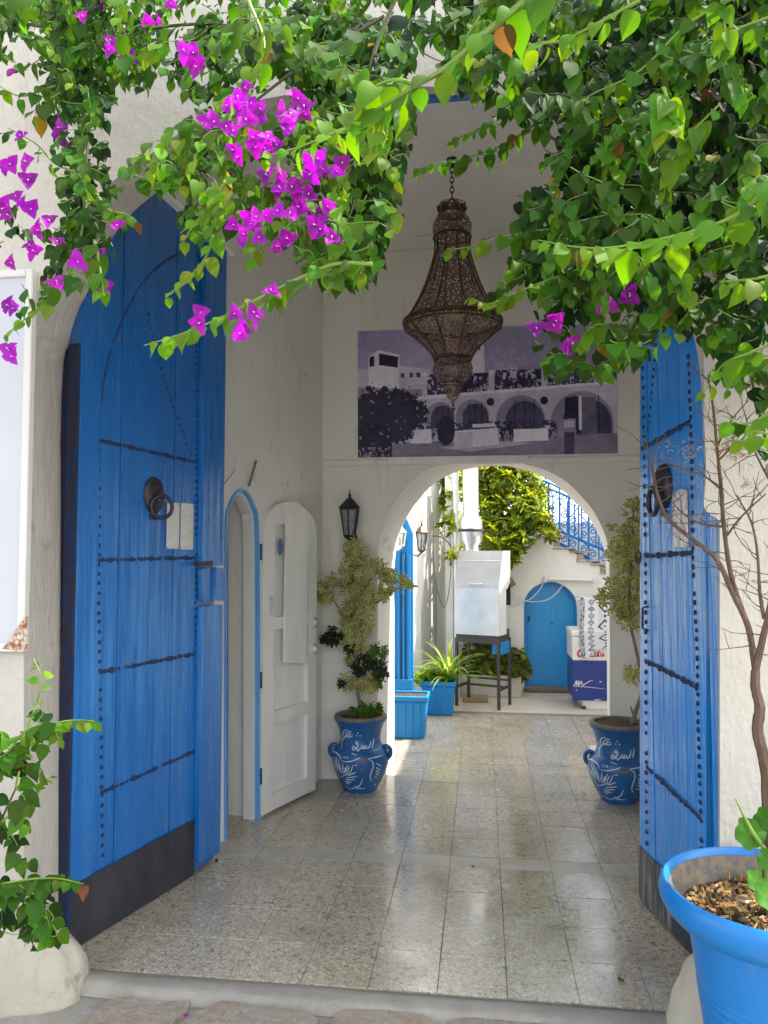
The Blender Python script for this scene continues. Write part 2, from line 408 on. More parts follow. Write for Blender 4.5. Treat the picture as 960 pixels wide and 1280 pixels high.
def ob(mb, P, ax, ay, az, lo, hi):   # oriented box
    f = lambda x, y, z: Vector(P)+ax*x+ay*y+az*z
    x0, y0, z0 = lo; x1, y1, z1 = hi
    mb.hexa([f(x0,y0,z0), f(x1,y0,z0), f(x1,y1,z0), f(x0,y1,z0)], [f(x0,y0,z1), f(x1,y0,z1), f(x1,y1,z1), f(x0,y1,z1)])
Z = Vector((0, 0, 1))

# ------------------------------------------------------------------ the ground
solo('street_ground', MB().box((-60, -60, -.30), (60, 2.78, -.045)), 'street_mat', kind='structure')
solo('courtyard_ground', MB().box((-60, 8.05, -.30), (60, 120, -.004)), 'court_floor', kind='structure')
solo('side_ground', MB().box((-60, 2.72, -.30), (-1.95, 8.05, -.006)), 'court_floor', kind='structure')
solo('side_ground', MB().box((1.95, 2.72, -.30), (60, 8.05, -.006)), 'court_floor', kind='structure')
# passage floor with its tiles
pf = solo('passage_floor', MB().box((-1.95, 2.86, -.30), (1.95, 8.05, -.006)), 'grout', kind='structure')
TW = .262
def tile_mesh(name, wx, wy, mat):
    return MB().box((-wx/2+.001, -wy/2+.001, -.02), (wx/2-.001, wy/2-.001, 0)).mesh(name, mat, bevel=.001)
tm = tile_mesh('tile', TW, TW, 'terrazzo'); tf = tile_mesh('tile', TW, .2905, 'terrazzo'); ts = tile_mesh('border_tile', TW, .14, 'tile_strip')
rows = [(4.24+TW*(i+.5), tm, 'tile') for i in range(14)]+[(4.17, ts, 'border_tile')]+[(4.10-.2905*(i+.5), tf, 'tile') for i in range(4)]
for yc, me, nm in rows:
    for k in range(-7, 5):
        xc = .085+TW*(k+.5)
        if yc > 5.6 and not (-1.0 < xc < 1.4): continue
        o = link(nm, me, pf); o.location = (xc+rnd.uniform(-.0006, .0006), yc, rnd.uniform(-.0012, .0012))
        o.rotation_euler = (rnd.uniform(-.0025, .0025), rnd.uniform(-.0025, .0025), rnd.uniform(-.0015, .0015))
# cement threshold, slightly uneven
mb = MB(); nx, ny = 60, 6
for j in range(ny+1):
    for i in range(nx+1):
        x = -2.2+4.4*i/nx; y = 2.785+.13*j/ny
        if j == ny: y = 2.915+.02*noise.noise((x*2.2, 3, 0))+.012*noise.noise((x*9, 1, 0))
        if j == 0: y = 2.775+.022*noise.noise((x*3, 8, 0))
        z = .006+.010*math.sin(math.pi*j/ny)+.006*noise.noise((x*5, y*9, 0))
        if j == 0: z = -.02
        if j == ny: z = -.002
        mb.v.append((x, y, z))
for j in range(ny):
    for i in range(nx):
        a = j*(nx+1)+i; mb.f.append((a, a+1, a+nx+2, a+nx+1)); mb.c.append(None); mb.mi.append(0)
solo('threshold', mb, 'threshold_cement', kind='structure', smooth=True)
# flagstones of the street
pv = solo('street_paving', MB().box((-3, .8, -.044), (3, 2.79, -.022)), 'threshold_cement', kind='structure')
cells = []
rx = random.Random(3)
for r_ in range(4):
    y1 = 2.80-.42*r_; x = -1.42
    while x < 2.0:
        wd = rx.uniform(.3, .62)
        cells.append((x, y1-.42, x+wd, y1)); x += wd
for (x0, y0, x1, y1) in cells:
    g_ = .018; pts = []
    for (ax, ay, bx, by) in ((x0, y0, x1, y0), (x1, y0, x1, y1), (x1, y1, x0, y1), (x0, y1, x0, y0)):
        for t in (.12, .5, .88):
            px_, py_ = ax+(bx-ax)*t, ay+(by-ay)*t
            n1 = noise.noise((px_*3.1, py_*3.1, .5))*.05; n2 = noise.noise((px_*3.1, py_*3.1, 7.5))*.05
            cx_, cy_ = (x0+x1)/2, (y0+y1)/2
            d = Vector((px_-cx_, py_-cy_)); d -= d.normalized()*(g_+rx.uniform(-.004, .014))
            pts.append((cx_+d.x+n1, cy_+d.y+n2))
    zt = rx.uniform(.0, .008)
    st = part('flagstone', MB().prism([(p[0], p[1], zt) for p in pts], [(p[0], p[1], -.03) for p in pts]), 'flagstone', pv, bevel=.003)

# ------------------------------------------------------------------ facade with the big arched opening
YF, YB, YW, YV = 2.70, 3.05, 5.53, 5.83
ZC = at(470, 315, YW).z
fr = [(30, 1255), (30, 640), (31, 500), (38, 400), (60, 335), (98, 275), (137, 229), (203, 182), (267, 143), (360, 118), (500, 108), (600, 113), (700, 145), (790, 215), (850, 300), (876, 400), (881, 500), (882, 590), (880, 634), (893, 646), (899, 652), (899, 1300)]
bk = [(76, 1200), (76, 640), (77, 475), (89, 420), (101, 385), (131, 315), (160, 272), (192, 243), (240, 206), (300, 168), (380, 136), (500, 119), (600, 123), (700, 156), (785, 236), (836, 320), (868, 420), (878, 510), (880, 590), (879, 632), (891, 643), (897, 650), (897, 1230)]
fr.insert(8, (235, 160))
def jit(p, a, s=0):
    return Vector((p.x+a*noise.noise((p.x*4+s, p.z*4, 1)), p.y, p.z+a*noise.noise((p.x*4, p.z*4+s, 9))))
def arch_pts(px_, Y, n=4, floor=True):
    pts = [at(x, y, Y) for x, y in px_]
    if floor: pts[0].z = -.06; pts[-1].z = -.06
    mid = curve(pts[1:-1], n)
    return [pts[0]]+[jit(p, .006) for p in mid]+[pts[-1]]
fa = arch_pts(fr, YF); ba = arch_pts(bk, YB)
def wall_outline(inner, x0, x1, z1, Y, zb=-.06):
    return [Vector((x0, Y, zb))]+inner+[Vector((x1, Y, zb)), Vector((x1, Y, z1)), Vector((x0, Y, z1))]
ZTOP = 4.05
facade = thing('facade_wall', 'whitewashed street front wall pierced by the big arched gateway', 'wall', (-2.2, YF, 0))
part('wall', MB().prism(wall_outline(fa, -4.2, 4.2, ZTOP, YF), wall_outline(ba, -4.2, 4.2, ZTOP, YB)), 'rough_plaster', facade)
# blue painted timber across the head of the gateway, behind the plaster arch
part('lintel', MB().box((at(420, 118, 3.10).x, 3.052, at(500, 121, 3.07).z), (at(660, 118, 3.10).x, 3.14, at(500, 112, 3.07).z)), 'door_blue', facade, bevel=.006)
# swollen plaster feet of the two jambs
def blob(name, c, rx_, ry_, rz_, seed, label):
    bm = bmesh.new(); bmesh.ops.create_icosphere(bm, subdivisions=4, radius=1)
    for v in bm.verts:
        d = v.co.copy(); k = 1+.16*noise.noise(d*1.6+Vector((seed, 0, 0)))+.06*noise.noise(d*4+Vector((seed, 3, 0)))+.02*noise.noise(d*11+Vector((seed, 9, 0)))
        v.co = Vector((c[0]+d.x*rx_*k, c[1]+d.y*ry_*k, max(-.05, c[2]+d.z*rz_*k)))
    me = bpy.data.meshes.new(name); bm.to_mesh(me); bm.free(); me.materials.append(M['bump_plaster'])
    me.polygons.foreach_set('use_smooth', [True]*len(me.polygons))
    o = link(name, me); p = Vector((c[0], c[1], 0)); me.transform(Matrix.Translation(-p)); o.location = p
    return tag(o, label, 'guard stone', 'plaster guard stones at the gateway feet')
blob('guard_stone', (-1.83, 2.79, -.01), .32, .175, .285, 1, 'weathered cream plaster guard stone at the foot of the gateway jamb below the leafy vine')
blob('guard_stone', (.82, 2.84, .0), .18, .17, .255, 5, 'pale rounded guard stone half hidden behind the big blue flowerpot')

# ------------------------------------------------------------------ passage: left wall with a small arched doorway
A0, A1 = Vector((-1.78, 3.052, 0)), Vector((-1.17, YW, 0))
wt = (A1-A0).normalized(); wn = Vector((wt.y, -wt.x, 0))
onW = lambda x, y: onp(x, y, A0, wn)
dpx = [(280, 1046), (280, 760), (280.5, 655), (284, 634), (291, 618), (300, 611), (309, 616), (317, 632), (322, 655), (323, 760), (323, 1018)]
dp = [onW(x, y) for x, y in dpx]; dp[0].z = dp[-1].z = -.05
dp = [dp[0]]+curve(dp[1:-1], 3)+[dp[-1]]
ol = [A0+Z*-.05]+dp+[A1+Z*-.05, A1+Z*ZC, A0+Z*ZC]
pw = thing('passage_side_wall', 'white side wall of the passage with a narrow blue edged doorway', 'wall', A0)
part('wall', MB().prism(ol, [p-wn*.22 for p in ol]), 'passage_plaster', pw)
# closet behind the doorway
q = lambda s_, n_, z: A0+wt*s_+wn*n_+Z*z
s0, s1 = (dp[0]-A0).dot(wt), (dp[-1]-A0).dot(wt)
cl = MB()
ob(cl, A0, wt, wn, Z, (s0-.25, -1.0, -.05), (s1+.45, -.93, 2.4))
ob(cl, A0, wt, wn, Z, (s0-.31, -1.0, -.05), (s0-.25, -.221, 2.4))
ob(cl, A0, wt, wn, Z, (s1+.45, -1.0, -.05), (s1+.51, -.221, 2.4))
ob(cl, A0, wt, wn, Z, (s0-.31, -1.0, 2.4), (s1+.51, -.221, 2.46))
closet = part('closet_wall', cl, 'stained_plaster', pw)
tr = MB()
ctr = sum((p for p in dp), Vector())/len(dp)
def ring(mb, pts, inset, n0, n1):
    k = len(pts); inn = []
    for i, p in enumerate(pts):
        a = pts[max(i-1, 0)]; b = pts[min(i+1, k-1)]; t = (b-a).normalized(); nrm = t.cross(wn)
        if nrm.dot(Vector((ctr.x, ctr.y, min(p.z, 1.75)))-p) < 0: nrm = -nrm
        inn.append(p+nrm*inset)
    for i in range(k-1):
        mb.hexa([pts[i]+wn*n0, pts[i+1]+wn*n0, inn[i+1]+wn*n0, inn[i]+wn*n0], [pts[i]+wn*n1, pts[i+1]+wn*n1, inn[i+1]+wn*n1, inn[i]+wn*n1])
    return inn
inn = ring(tr, dp, .016, -.014, .012)
part('door_trim', tr, 'pale_blue', pw)
tr2 = MB(); inn2 = ring(tr2, [p-wn*.015 for p in inn], .022, -.07, .0)
part('door_lining', tr2, 'white_wood', pw)
# dark blotches on the closet wall, painted for a reflection of plants
mo = MB(); rm = random.Random(12)
for (cx_, cy_, sx, sy, n) in ((290, 842, 9, 22, 70), (288, 745, 10, 10, 26), (293, 668, 8, 7, 14), (288, 800, 7, 14, 20)):
    for _ in range(n):
        P = onp(cx_+rm.gauss(0, sx*.5), cy_+rm.gauss(0, sy*.55), A0-wn*.929, wn)
        a0 = rm.uniform(0, 6.28); r0 = rm.uniform(.006, .026)
        pts = [P+wt*(math.cos(a0+j*1.05)*r0*rm.uniform(.4, 1.2))+Z*(math.sin(a0+j*1.05)*r0*rm.uniform(.4, 1.2)) for j in range(6)]
        mo.add(pts, [tuple(range(6))])
mo_o = part('reflection_blotch', mo, 'matte_dark', closet, kind='stuff')
# peg above the doorway
part('peg', MB().tube([onW(309, 608)+wn*.012, onW(315, 576)+wn*.03], .008, 6), 'grey_bark', pw)
crk = MB().tube([onW(x, y)+wn*.001 for x, y in ((273, 612), (282, 603), (290, 592), (294, 586))], .0022, 4)
part('crack', crk, 'matte_dark', pw)
for pts_ in (((330, 470), (336, 492), (333, 515), (340, 540), (338, 566)), ((362, 420), (368, 445), (376, 462), (374, 490)), ((284, 520), (290, 540), (300, 548), (305, 566))):
    c_ = curve([onW(x, y)+wn*.0008 for x, y in pts_], 5)
    part('crack', MB().tube(c_, [.0008+.0010*abs(noise.noise((i*.7, pts_[0][0], 0))) for i in range(len(c_))], 4), 'grey_plaster', pw)

# right wall, hidden mostly by the open leaf
B0, B1 = Vector((1.08, 3.052, 0)), Vector((1.42, YW, 0))
olr = [B0+Z*-.05, B1+Z*-.05, B1+Z*ZC, B0+Z*ZC]; bn = Vector((1, -.14, 0)).normalized()
solo('passage_side_wall', MB().prism(olr, [p+bn*.25 for p in olr]), 'passage_plaster', 'plain white side wall of the passage behind the bright blue door leaf', 'wall', loc=B0)
# ceiling / roof slab
cg = thing('passage_roof', 'flat whitewashed ceiling over the passage where the lantern hangs', 'ceiling', (0, 4.4, ZC))
part('ceiling', MB().box((-2.1, 3.053, ZC+.002), (1.9, YV+.05, ZC+.2)), 'passage_plaster', cg)
ck = MB()
for (x0, y0, x1, y1) in ((470, 318, 540, 312), (520, 296, 540, 293), (600, 300, 640, 296), (400, 300, 470, 296)):
    pts = []
    for i in range(9):
        t = i/8; p = onp(x0+(x1-x0)*t, y0+(y1-y0)*t, (0, 0, ZC), Z); p.z = ZC+.001; p.y += .012*noise.noise((i*.9, x0, 0)); pts.append(p)
    ck.tube(pts, [.0015+.0015*abs(noise.noise((i*.7, y0, 0))) for i in range(9)], 4)
part('crack', ck, 'grey_bark', cg)
# plaster beam running down over the head of the left door leaf
LP, LD = Vector((-1.69, 3.072, 0)), Vector((.234, .821, 0)).normalized(); LN = Vector((LD.y, -LD.x, 0))
onL = lambda x, y: onp(x, y, LP, LN)
bm_ = MB()
pa, pb_ = onL(190, 236)-LN*.02, onL(285, 322)-LN*.02
dd = (pb_-pa).normalized(); uu = LN.cross(dd).normalized(); uu = uu if uu.z > 0 else -uu
ob(bm_, pa, dd, uu, LN, (-.05, .0, -.06), ((pb_-pa).length, .10, .07))
ob(bm_, pa, dd, uu, LN, (-.05, .102, -.06), ((pb_-pa).length, .14, .04))
solo('plaster_beam', bm_, 'passage_plaster', 'short slanting plaster beam above the top of the dark blue door leaf', 'beam', loc=pa, bevel=.008)

# ------------------------------------------------------------------ inner wall with the round arch
fi = [(472, 985), (472, 760), (472, 700), (478, 663), (490, 633), (507, 608), (530, 589), (557, 580), (587, 576), (630, 575), (657, 580), (683, 588), (710, 604), (733, 627), (750, 655), (759, 680), (762, 712), (762, 800), (762, 990)]
bi = [(493, 965), (493, 760), (493.5, 705), (500, 667), (512, 641), (530, 616), (551, 599), (575, 588.5), (603, 583.5), (632, 582.5), (659, 588), (683, 599), (706, 615), (727.5, 637), (744, 661), (754, 685), (758, 716), (758.5, 800), (758.5, 960)]
ai, bi_ = arch_pts(fi, YW, 3), arch_pts(bi, YV, 3)
aw = thing('arch_wall', 'white inner wall with a round arch leading to the courtyard', 'wall', (-1.2, YW, 0))
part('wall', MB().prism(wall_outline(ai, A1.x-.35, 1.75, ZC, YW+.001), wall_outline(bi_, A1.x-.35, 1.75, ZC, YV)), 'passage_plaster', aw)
lz0, lz1 = at(480, 582, YW).z, at(480, 574.5, YW).z
part('moulding', MB().box((A1.x+.01, YW-.018, lz0), (1.3, YW-.0005, lz1)), 'passage_plaster', aw, bevel=.005)
part('conduit', MB().box((at(485, 578, YW).x, YW-.036, at(485, 581.5, YW).z), (at(660, 578, YW).x, YW-.019, at(485, 574, YW).z+.012)), 'white_wood', aw, bevel=.004)
pb = at(748, 915, YW)
solo('plinth_block', MB().box((at(741, 915, 5.86).x, 5.84, -.004), (at(770, 915, 5.86).x, 6.06, .175)), 'rough_plaster', 'low cream plaster block at the right foot of the round arch behind a pot', 'plinth', loc=(.9, 5.95, 0), bevel=.012)

# ------------------------------------------------------------------ left door leaf
def clip(poly, u, keep_gt):
    out = []
    for i in range(len(poly)):
        a, b = poly[i], poly[(i+1) % len(poly)]
        ia, ib = (a[0] >= u) == keep_gt, (b[0] >= u) == keep_gt
        if ia: out.append(a)
        if ia != ib:
            t = (u-a[0])/(b[0]-a[0]); out.append((u, a[1]+(b[1]-a[1])*t))
    return out
class Leaf:
    def __init__(s, P, D, N): s.P, s.D, s.N = Vector(P), D, N
    def uz(s, x, y): p = onp(x, y, s.P, s.N); return ((p-s.P).dot(s.D), p.z)
    def w(s, u, z, n=0): return s.P+s.D*u+s.N*n+Z*z
    def slab(s, mb, poly, n0, n1): return mb.prism([s.w(u, z, n1) for u, z in poly], [s.w(u, z, n0) for u, z in poly])
    def studs(s, mb, pts, step, r, n=.001, big=0):
        q_ = [s.uz(x, y) for x, y in pts]; c = curve([Vector((u, z, 0)) for u, z in q_], 10)
        L = 0; nxt = 0; k = 0
        for a, b in zip(c, c[1:]):
            d = (b-a).length
            while nxt <= L+d and d > 0:
                p = a+(b-a)*((nxt-L)/d)
                rr = r*1.1*(1.45 if big and k % big == big//2 else 1)*rnd.uniform(.85, 1.12)
                if rnd.random() > .04: mb.dome(s.w(p.x+rnd.uniform(-.002, .002), p.y+rnd.uniform(-.002, .002), n), s.N, rr, .75, 7)
                nxt += step*rnd.uniform(.92, 1.08); k += 1
            L += d
L = Leaf(LP, LD, LN)
uE = L.uz(93, 760)[0]
outl = [L.uz(x, y) for x, y in ((90, 1186), (91, 425), (102, 383), (131, 313), (160, 270), (192, 240), (240, 275), (270, 310), (268.5, 1088))]
outl[0] = (uE, .012); outl[1] = (uE, outl[1][1]); outl[-1] = (outl[-1][0], .012)
u_a, u_b, u_c = L.uz(124, 700)[0], L.uz(246, 700)[0], L.uz(270, 700)[0]
ld = thing('gate_leaf', 'tall studded dark blue gate leaf folded back on the left with black kick plate', 'door', LP, 'studded blue leaves of the big gate')
uk = u_b-.004
ue = outl[0][0]
part('hinge_edge', L.slab(MB(), [(ue-.014, .006), (ue-.0005, .006), (ue-.0005, outl[1][1]+.0), (ue-.014, outl[1][1]-.02)], -.054, .0055), 'navy_worn', ld, bevel=.003)
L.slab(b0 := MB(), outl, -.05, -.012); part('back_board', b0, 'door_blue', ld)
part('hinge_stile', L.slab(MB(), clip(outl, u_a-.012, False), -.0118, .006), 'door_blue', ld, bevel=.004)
cuts = [u_a-.009]+[L.uz(x, 700)[0] for x in (148, 186, 216)]+[uk]
zk = [L.uz(95, 1103), L.uz(250, 1019)]
zkf = lambda u: zk[0][1]+(zk[1][1]-zk[0][1])*(u-zk[0][0])/(zk[1][0]-zk[0][0])
for i in range(4):
    pl = clip(clip(outl, cuts[i]+.002, True), cuts[i+1]-.002, False)
    n_ = (0, .002, -.001, .0015)[i]
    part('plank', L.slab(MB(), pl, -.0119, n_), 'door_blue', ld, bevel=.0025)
kp = MB()
L.slab(kp, [(ue+.002, .006), (uk+.004, .006), (uk+.004, zkf(uk)), (ue+.002, zkf(ue))], .0062, .010)
part('kick_plate', kp, 'kick_black', ld, bevel=.001)
sz = [L.uz(257, 707)[1], L.uz(257, 757)[1]]
so = clip(outl, u_b, True)
zmax = max(z for u, z in so)
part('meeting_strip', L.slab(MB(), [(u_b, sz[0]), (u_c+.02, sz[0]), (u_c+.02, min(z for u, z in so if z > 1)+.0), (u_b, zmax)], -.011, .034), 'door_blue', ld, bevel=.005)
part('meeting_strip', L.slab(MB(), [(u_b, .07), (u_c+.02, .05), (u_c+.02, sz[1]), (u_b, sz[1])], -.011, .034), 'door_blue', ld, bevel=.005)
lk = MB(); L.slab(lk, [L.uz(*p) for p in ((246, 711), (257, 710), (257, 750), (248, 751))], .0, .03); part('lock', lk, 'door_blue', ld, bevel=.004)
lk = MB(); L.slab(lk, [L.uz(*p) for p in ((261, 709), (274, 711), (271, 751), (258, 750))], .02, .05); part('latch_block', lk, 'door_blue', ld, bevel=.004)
hs = MB(); L.slab(hs, [L.uz(*p) for p in ((236, 703), (258, 701), (258, 706), (236, 708))], .0345, .043); part('hasp', hs, 'black_iron', ld, bevel=.002)
sb = MB()
L.studs(sb, [(236, 314), (222, 318), (205, 328), (188, 342), (172, 362), (158, 388), (147, 415), (137, 442), (130, 475), (126, 505), (124, 550)], .018, .0062)
L.studs(sb, [(124, 552), (124, 640), (123.5, 700), (124, 800), (126, 900), (128, 1075)], .042, .0085)
L.studs(sb, [(245, 320), (245, 450), (245, 578)], .034, .0075)
L.studs(sb, [(245, 585), (244.5, 700), (244, 800), (245, 900), (245, 1010)], .036, .0088)
L.studs(sb, [(183, 385), (190, 418), (199, 452), (210, 488), (224, 530), (240, 572)], .033, .007)
for a_, b_ in (((123, 550), (245, 578)), ((124, 700), (245, 697)), ((126, 840), (244, 817)), ((128, 990), (245, 938))):
    L.studs(sb, [a_, b_], .022, .0092, big=6)
part('studs', sb, 'stud_iron', ld, kind='stuff')
s2 = MB()
for y in (418, 460, 500, 548, 598, 648, 676, 735, 775, 800, 835, 870, 905, 940, 975, 1010, 1045, 1075):
    u, z = L.uz(268.5, y); s2.dome(L.w(u_c+.02, z, .012), LD, .010, .8, 7)
part('edge_studs', s2, 'stud_iron', ld, kind='stuff')
def knocker(lf, par, px, ring_px, rr, tilt=.5):
    u, z = lf.uz(*px); mb = MB()
    c = lf.w(u, z, .002); ax = lf.D; n_ = 20; prof = [(1, 0), (.98, .18), (.8, .36), (.5, .48), (.22, .55), (0.001, .57)]
    vs = []
    for r_, h_ in prof:
        for j in range(n_):
            a = 2*math.pi*j/n_; vs.append(c+ax*(math.cos(a)*r_*rr*.8)+Z*(math.sin(a)*r_*rr)+lf.N*(h_*rr*.7))
    mb.add(vs, [(i*n_+j, i*n_+(j+1) % n_, (i+1)*n_+(j+1) % n_, (i+1)*n_+j) for i in range(len(prof)-1) for j in range(n_)])
    mb.dome(c+lf.N*rr*.4-Z*rr*.25, lf.N, .016, 1, 8)
    kp_ = part('knocker_plate', mb, 'black_iron', par, smooth=True)
    u2, z2 = lf.uz(*ring_px); off = .055
    cc = lf.w(u, z, off)-Z*(rr*.66); mb = MB()
    a_ = (lf.D+lf.N*tilt).normalized()
    mb.tube([cc+(a_*math.sin(t)+Z*math.cos(t))*rr*.60 for t in [2*math.pi*i/24 for i in range(25)]], rr*.11, 8, cap=False)
    part('knocker_ring', mb, 'black_iron', kp_, smooth=True)
    mb = MB(); ob(mb, lf.w(u, z-rr*1.18, 0), lf.D, lf.N, Z, (-.022, 0, -.013), (.022, .014, .013)); part('strike_plate', mb, 'black_iron', kp_, bevel=.003)
knocker(L, ld, (191, 619), (205, 635), .088)
for a_, b_, lab in (((207, 629), (223.5, 686), 'yellowed paper notice pinned on the dark blue gate leaf, left sheet below the ring'), ((224.5, 630), (241, 687), 'yellowed paper notice pinned on the dark blue gate leaf, right sheet beside the studs')):
    u0, z0 = L.uz(a_[0], b_[1]); u1, z1 = L.uz(b_[0], a_[1])
    nb = MB(); L.slab(nb, [(u0, z0), (u1, z0), (u1, z1), (u0, z1)], .0035, .0055)
    pn = L.w(u0, z0, .003); no = solo('paper_notice', nb, 'paper', lab, 'notice', 'paper notices pinned on the gate leaves', loc=pn)
    pb2 = MB()
    for u_ in (u0+.006, u1-.006):
        for z_ in (z0+.006, z1-.006): pb2.dome(L.w(u_, z_, .0056), LN, .0032, .6, 5)
    part('pin', pb2, 'stud_iron', no)
# dark worn gate post behind the plaster edge
gp = MB(); pts = []
for i in range(41):
    z = -.02+2.55*i/40
    pts.append((at(72, 700, 3.06).x, at(90, 700, 3.06).x+.007*noise.noise((z*6, 2, 0))+.004*noise.noise((z*21, 5, 0)), z))
for i in range(40):
    a, b = pts[i], pts[i+1]
    gp.hexa([(a[0], 3.052, a[2]), (a[1], 3.052, a[2]), (a[1], 3.068, a[2]), (a[0], 3.068, a[2])], [(b[0], 3.052, b[2]), (b[1], 3.052, b[2]), (b[1], 3.068, b[2]), (b[0], 3.068, b[2])])
solo('gate_post', gp, 'navy_worn', 'chipped navy gate post between the white jamb and the dark blue leaf', 'post', loc=(-1.7, 3.06, 0))

# ------------------------------------------------------------------ right door leaf
RP = Vector((.851, 3.274, 0)); RD = Vector((-.106, .511, 0)).normalized(); RN = Vector((-RD.y, RD.x, 0))
G = Leaf(RP, RD, RN)
go = [G.uz(x, y) for x, y in ((884, 1215), (884, 455), (878, 415), (860, 385), (835, 360), (801, 330), (800.5, 1128))]
go[0] = (go[0][0], .012); go[-1] = (go[-1][0], .012)
rd = thing('gate_leaf', 'bright blue studded gate leaf folded back on the right beside the big flowerpot', 'door', RP, 'studded blue leaves of the big gate')
part('back_board', G.slab(MB(), go, -.05, -.012), 'door_blue_lit', rd)
ul, um, u0_ = G.uz(813, 700)[0], G.uz(866, 700)[0], G.uz(884, 700)[0]
# u grows away from the camera, so the hinge side has the small u
part('hinge_stile', G.slab(MB(), clip(go, um-.002, False), -.0118, .004), 'door_blue_lit', rd, bevel=.004)
part('meeting_stile', G.slab(MB(), clip(go, ul+.002, True), -.0118, .003), 'door_blue_lit', rd, bevel=.004)
cu = [um]+[G.uz(x, 700)[0] for x in (853, 838, 826)]+[ul]
for i in range(4):
    pl = clip(clip(go, cu[i]+.002, True), cu[i+1]-.002, False)
    part('plank', G.slab(MB(), pl, -.0119, rnd.uniform(-.0015, .001)), 'door_blue_lit', rd, bevel=.0025)
eb = MB(); zt_ = G.uz(884, 470)[1]
G.slab(eb, [(u0_-.004, .012), (u0_-.004, zt_), (u0_-.085, zt_-.1), (u0_-.085, .012)], -.012, .0)
part('hinge_edge', eb, 'door_blue_lit', rd, bevel=.004)
rk0, rk1 = G.uz(806, 1062), G.uz(872, 1130)
rkf = lambda u: rk0[1]+(rk1[1]-rk0[1])*(u-rk0[0])/(rk1[0]-rk0[0])
uf = go[-1][0]
for (ua, ub, mt) in ((u0_-.08, ul-.16, 'kick_black'), (ul-.158, uf-.004, 'kick_worn')):
    part('kick_plate', G.slab(MB(), [(ua, .015), (ub, .015), (ub, rkf(ub)), (ua, rkf(ua))], .0045, .0085), mt, rd, bevel=.001)
sb = MB()
G.studs(sb, [(804, 400), (806, 560), (808, 700), (808.5, 830), (809, 1000), (810, 1058)], .046, .0105, .004)
G.studs(sb, [(861, 425), (866, 560), (868, 700), (872.5, 805), (874.5, 910), (877, 990), (879, 1080)], .036, .0105, .0045)
G.studs(sb, [(821, 420), (816, 480), (811, 530), (806, 556)], .035, .008, .002)
for a_, b_ in (((804, 561), (865, 526)), ((806, 695), (870, 691)), ((808, 826), (873, 859)), ((810, 959), (878, 1024))):
    G.studs(sb, [a_, b_], .0225, .0098, .003, big=5)
part('studs', sb, 'stud_iron', rd, kind='stuff')
knocker(G, rd, (831, 608), (815, 620), .10, -.1)
hb = MB(); hb.tube([G.w(*G.uz(803, 697), .02)+(G.D*math.cos(t)+Z*math.sin(t))*.028 for t in [6.283*i/14 for i in range(15)]], .004, 6, cap=False)
part('hasp', hb, 'black_iron', rd)
hd = MB().tube([G.w(*G.uz(811, 758), .004), G.w(*G.uz(811, 760), .03), G.w(*G.uz(811, 785), .03), G.w(*G.uz(811, 788), .004)], .005, 6)
part('pull_handle', hd, 'black_iron', rd)
u0, z0 = G.uz(862, 684); u1, z1 = G.uz(842, 616)
nb = MB(); N_ = 10
for i in range(N_):
    a, b = i/N_, (i+1)/N_; f_ = lambda t: .0055+.006*math.sin(t*9)**2
    nb.hexa([G.w(u0+(u1-u0)*a, z0, .0045), G.w(u0+(u1-u0)*b, z0, .0045), G.w(u0+(u1-u0)*b, z0, f_(b)), G.w(u0+(u1-u0)*a, z0, f_(a))],
            [G.w(u0+(u1-u0)*a, z1+.01*math.sin(a*4), .0045), G.w(u0+(u1-u0)*b, z1+.01*math.sin(b*4), .0045), G.w(u0+(u1-u0)*b, z1+.01*math.sin(b*4), f_(b)), G.w(u0+(u1-u0)*a, z1+.01*math.sin(a*4), f_(a))])
solo('foil_notice', nb, 'foil', 'crinkled silvery notice sheet fixed to the bright blue gate leaf', 'notice', 'paper notices pinned on the gate leaves', loc=G.w(u0, z0))

# ------------------------------------------------------------------ small white door leaf, standing open
SP = onW(326, 1014)+wn*.02; SP.z = 0
SE = Vector((-1.150, 5.215, 0)); SDr = (SE-SP).normalized(); SN = Vector((SDr.y, -SDr.x, 0))
S = Leaf(SP, SDr, SN)
sd_ = thing('closet_door', 'narrow white round topped wooden door standing open with a loose board', 'door', SP)
so = [S.uz(x, y) for x, y in ((327, 1012), (328, 668), (331, 650), (338, 638), (348, 630), (360, 627), (372, 629), (384, 638), (392, 650), (395.5, 668), (393.5, 990))]
so[0] = (so[0][0], .02); so[-1] = (so[-1][0], .02)
ua, ub = S.uz(342, 800)[0], S.uz(384, 800)[0]
zz = lambda y: S.uz(350, y)[1]
part('panel_back', S.slab(MB(), clip(clip(so, ua-.01, True), ub+.01, False), -.0275, -.022), 'white_wood', sd_)
part('stile', S.slab(MB(), clip(so, ua, False), -.028, .006), 'white_wood', sd_, bevel=.003)
part('stile', S.slab(MB(), clip(so, ub, True), -.028, .006), 'white_wood', sd_, bevel=.003)
tp = clip(clip(so, ua+.0005, True), ub-.0005, False)
def zclip(p, z, gt): return [(b, a) for a, b in clip([(b, a) for a, b in p], z, gt)]
for z0, z1, nm in ((zz(655), 9, 'rail'), (zz(786), zz(771), 'rail'), (zz(903), zz(887), 'rail'), (.02, zz(992)+.02, 'rail')):
    part(nm, S.slab(MB(), zclip(zclip(tp, z0, True), z1, False), -.027, .005), 'white_wood', sd_, bevel=.003)
lb = MB(); S.slab(lb, [S.uz(*p) for p in ((352, 828), (355.5, 637), (382, 651), (379, 829))], .0065, .026)
part('loose_board', lb, 'white_wood', sd_, bevel=.003, label='plain white board nailed over the upper panels')
for px_ in ((371, 650), (376, 812), (362, 758), (358, 652)):
    pass
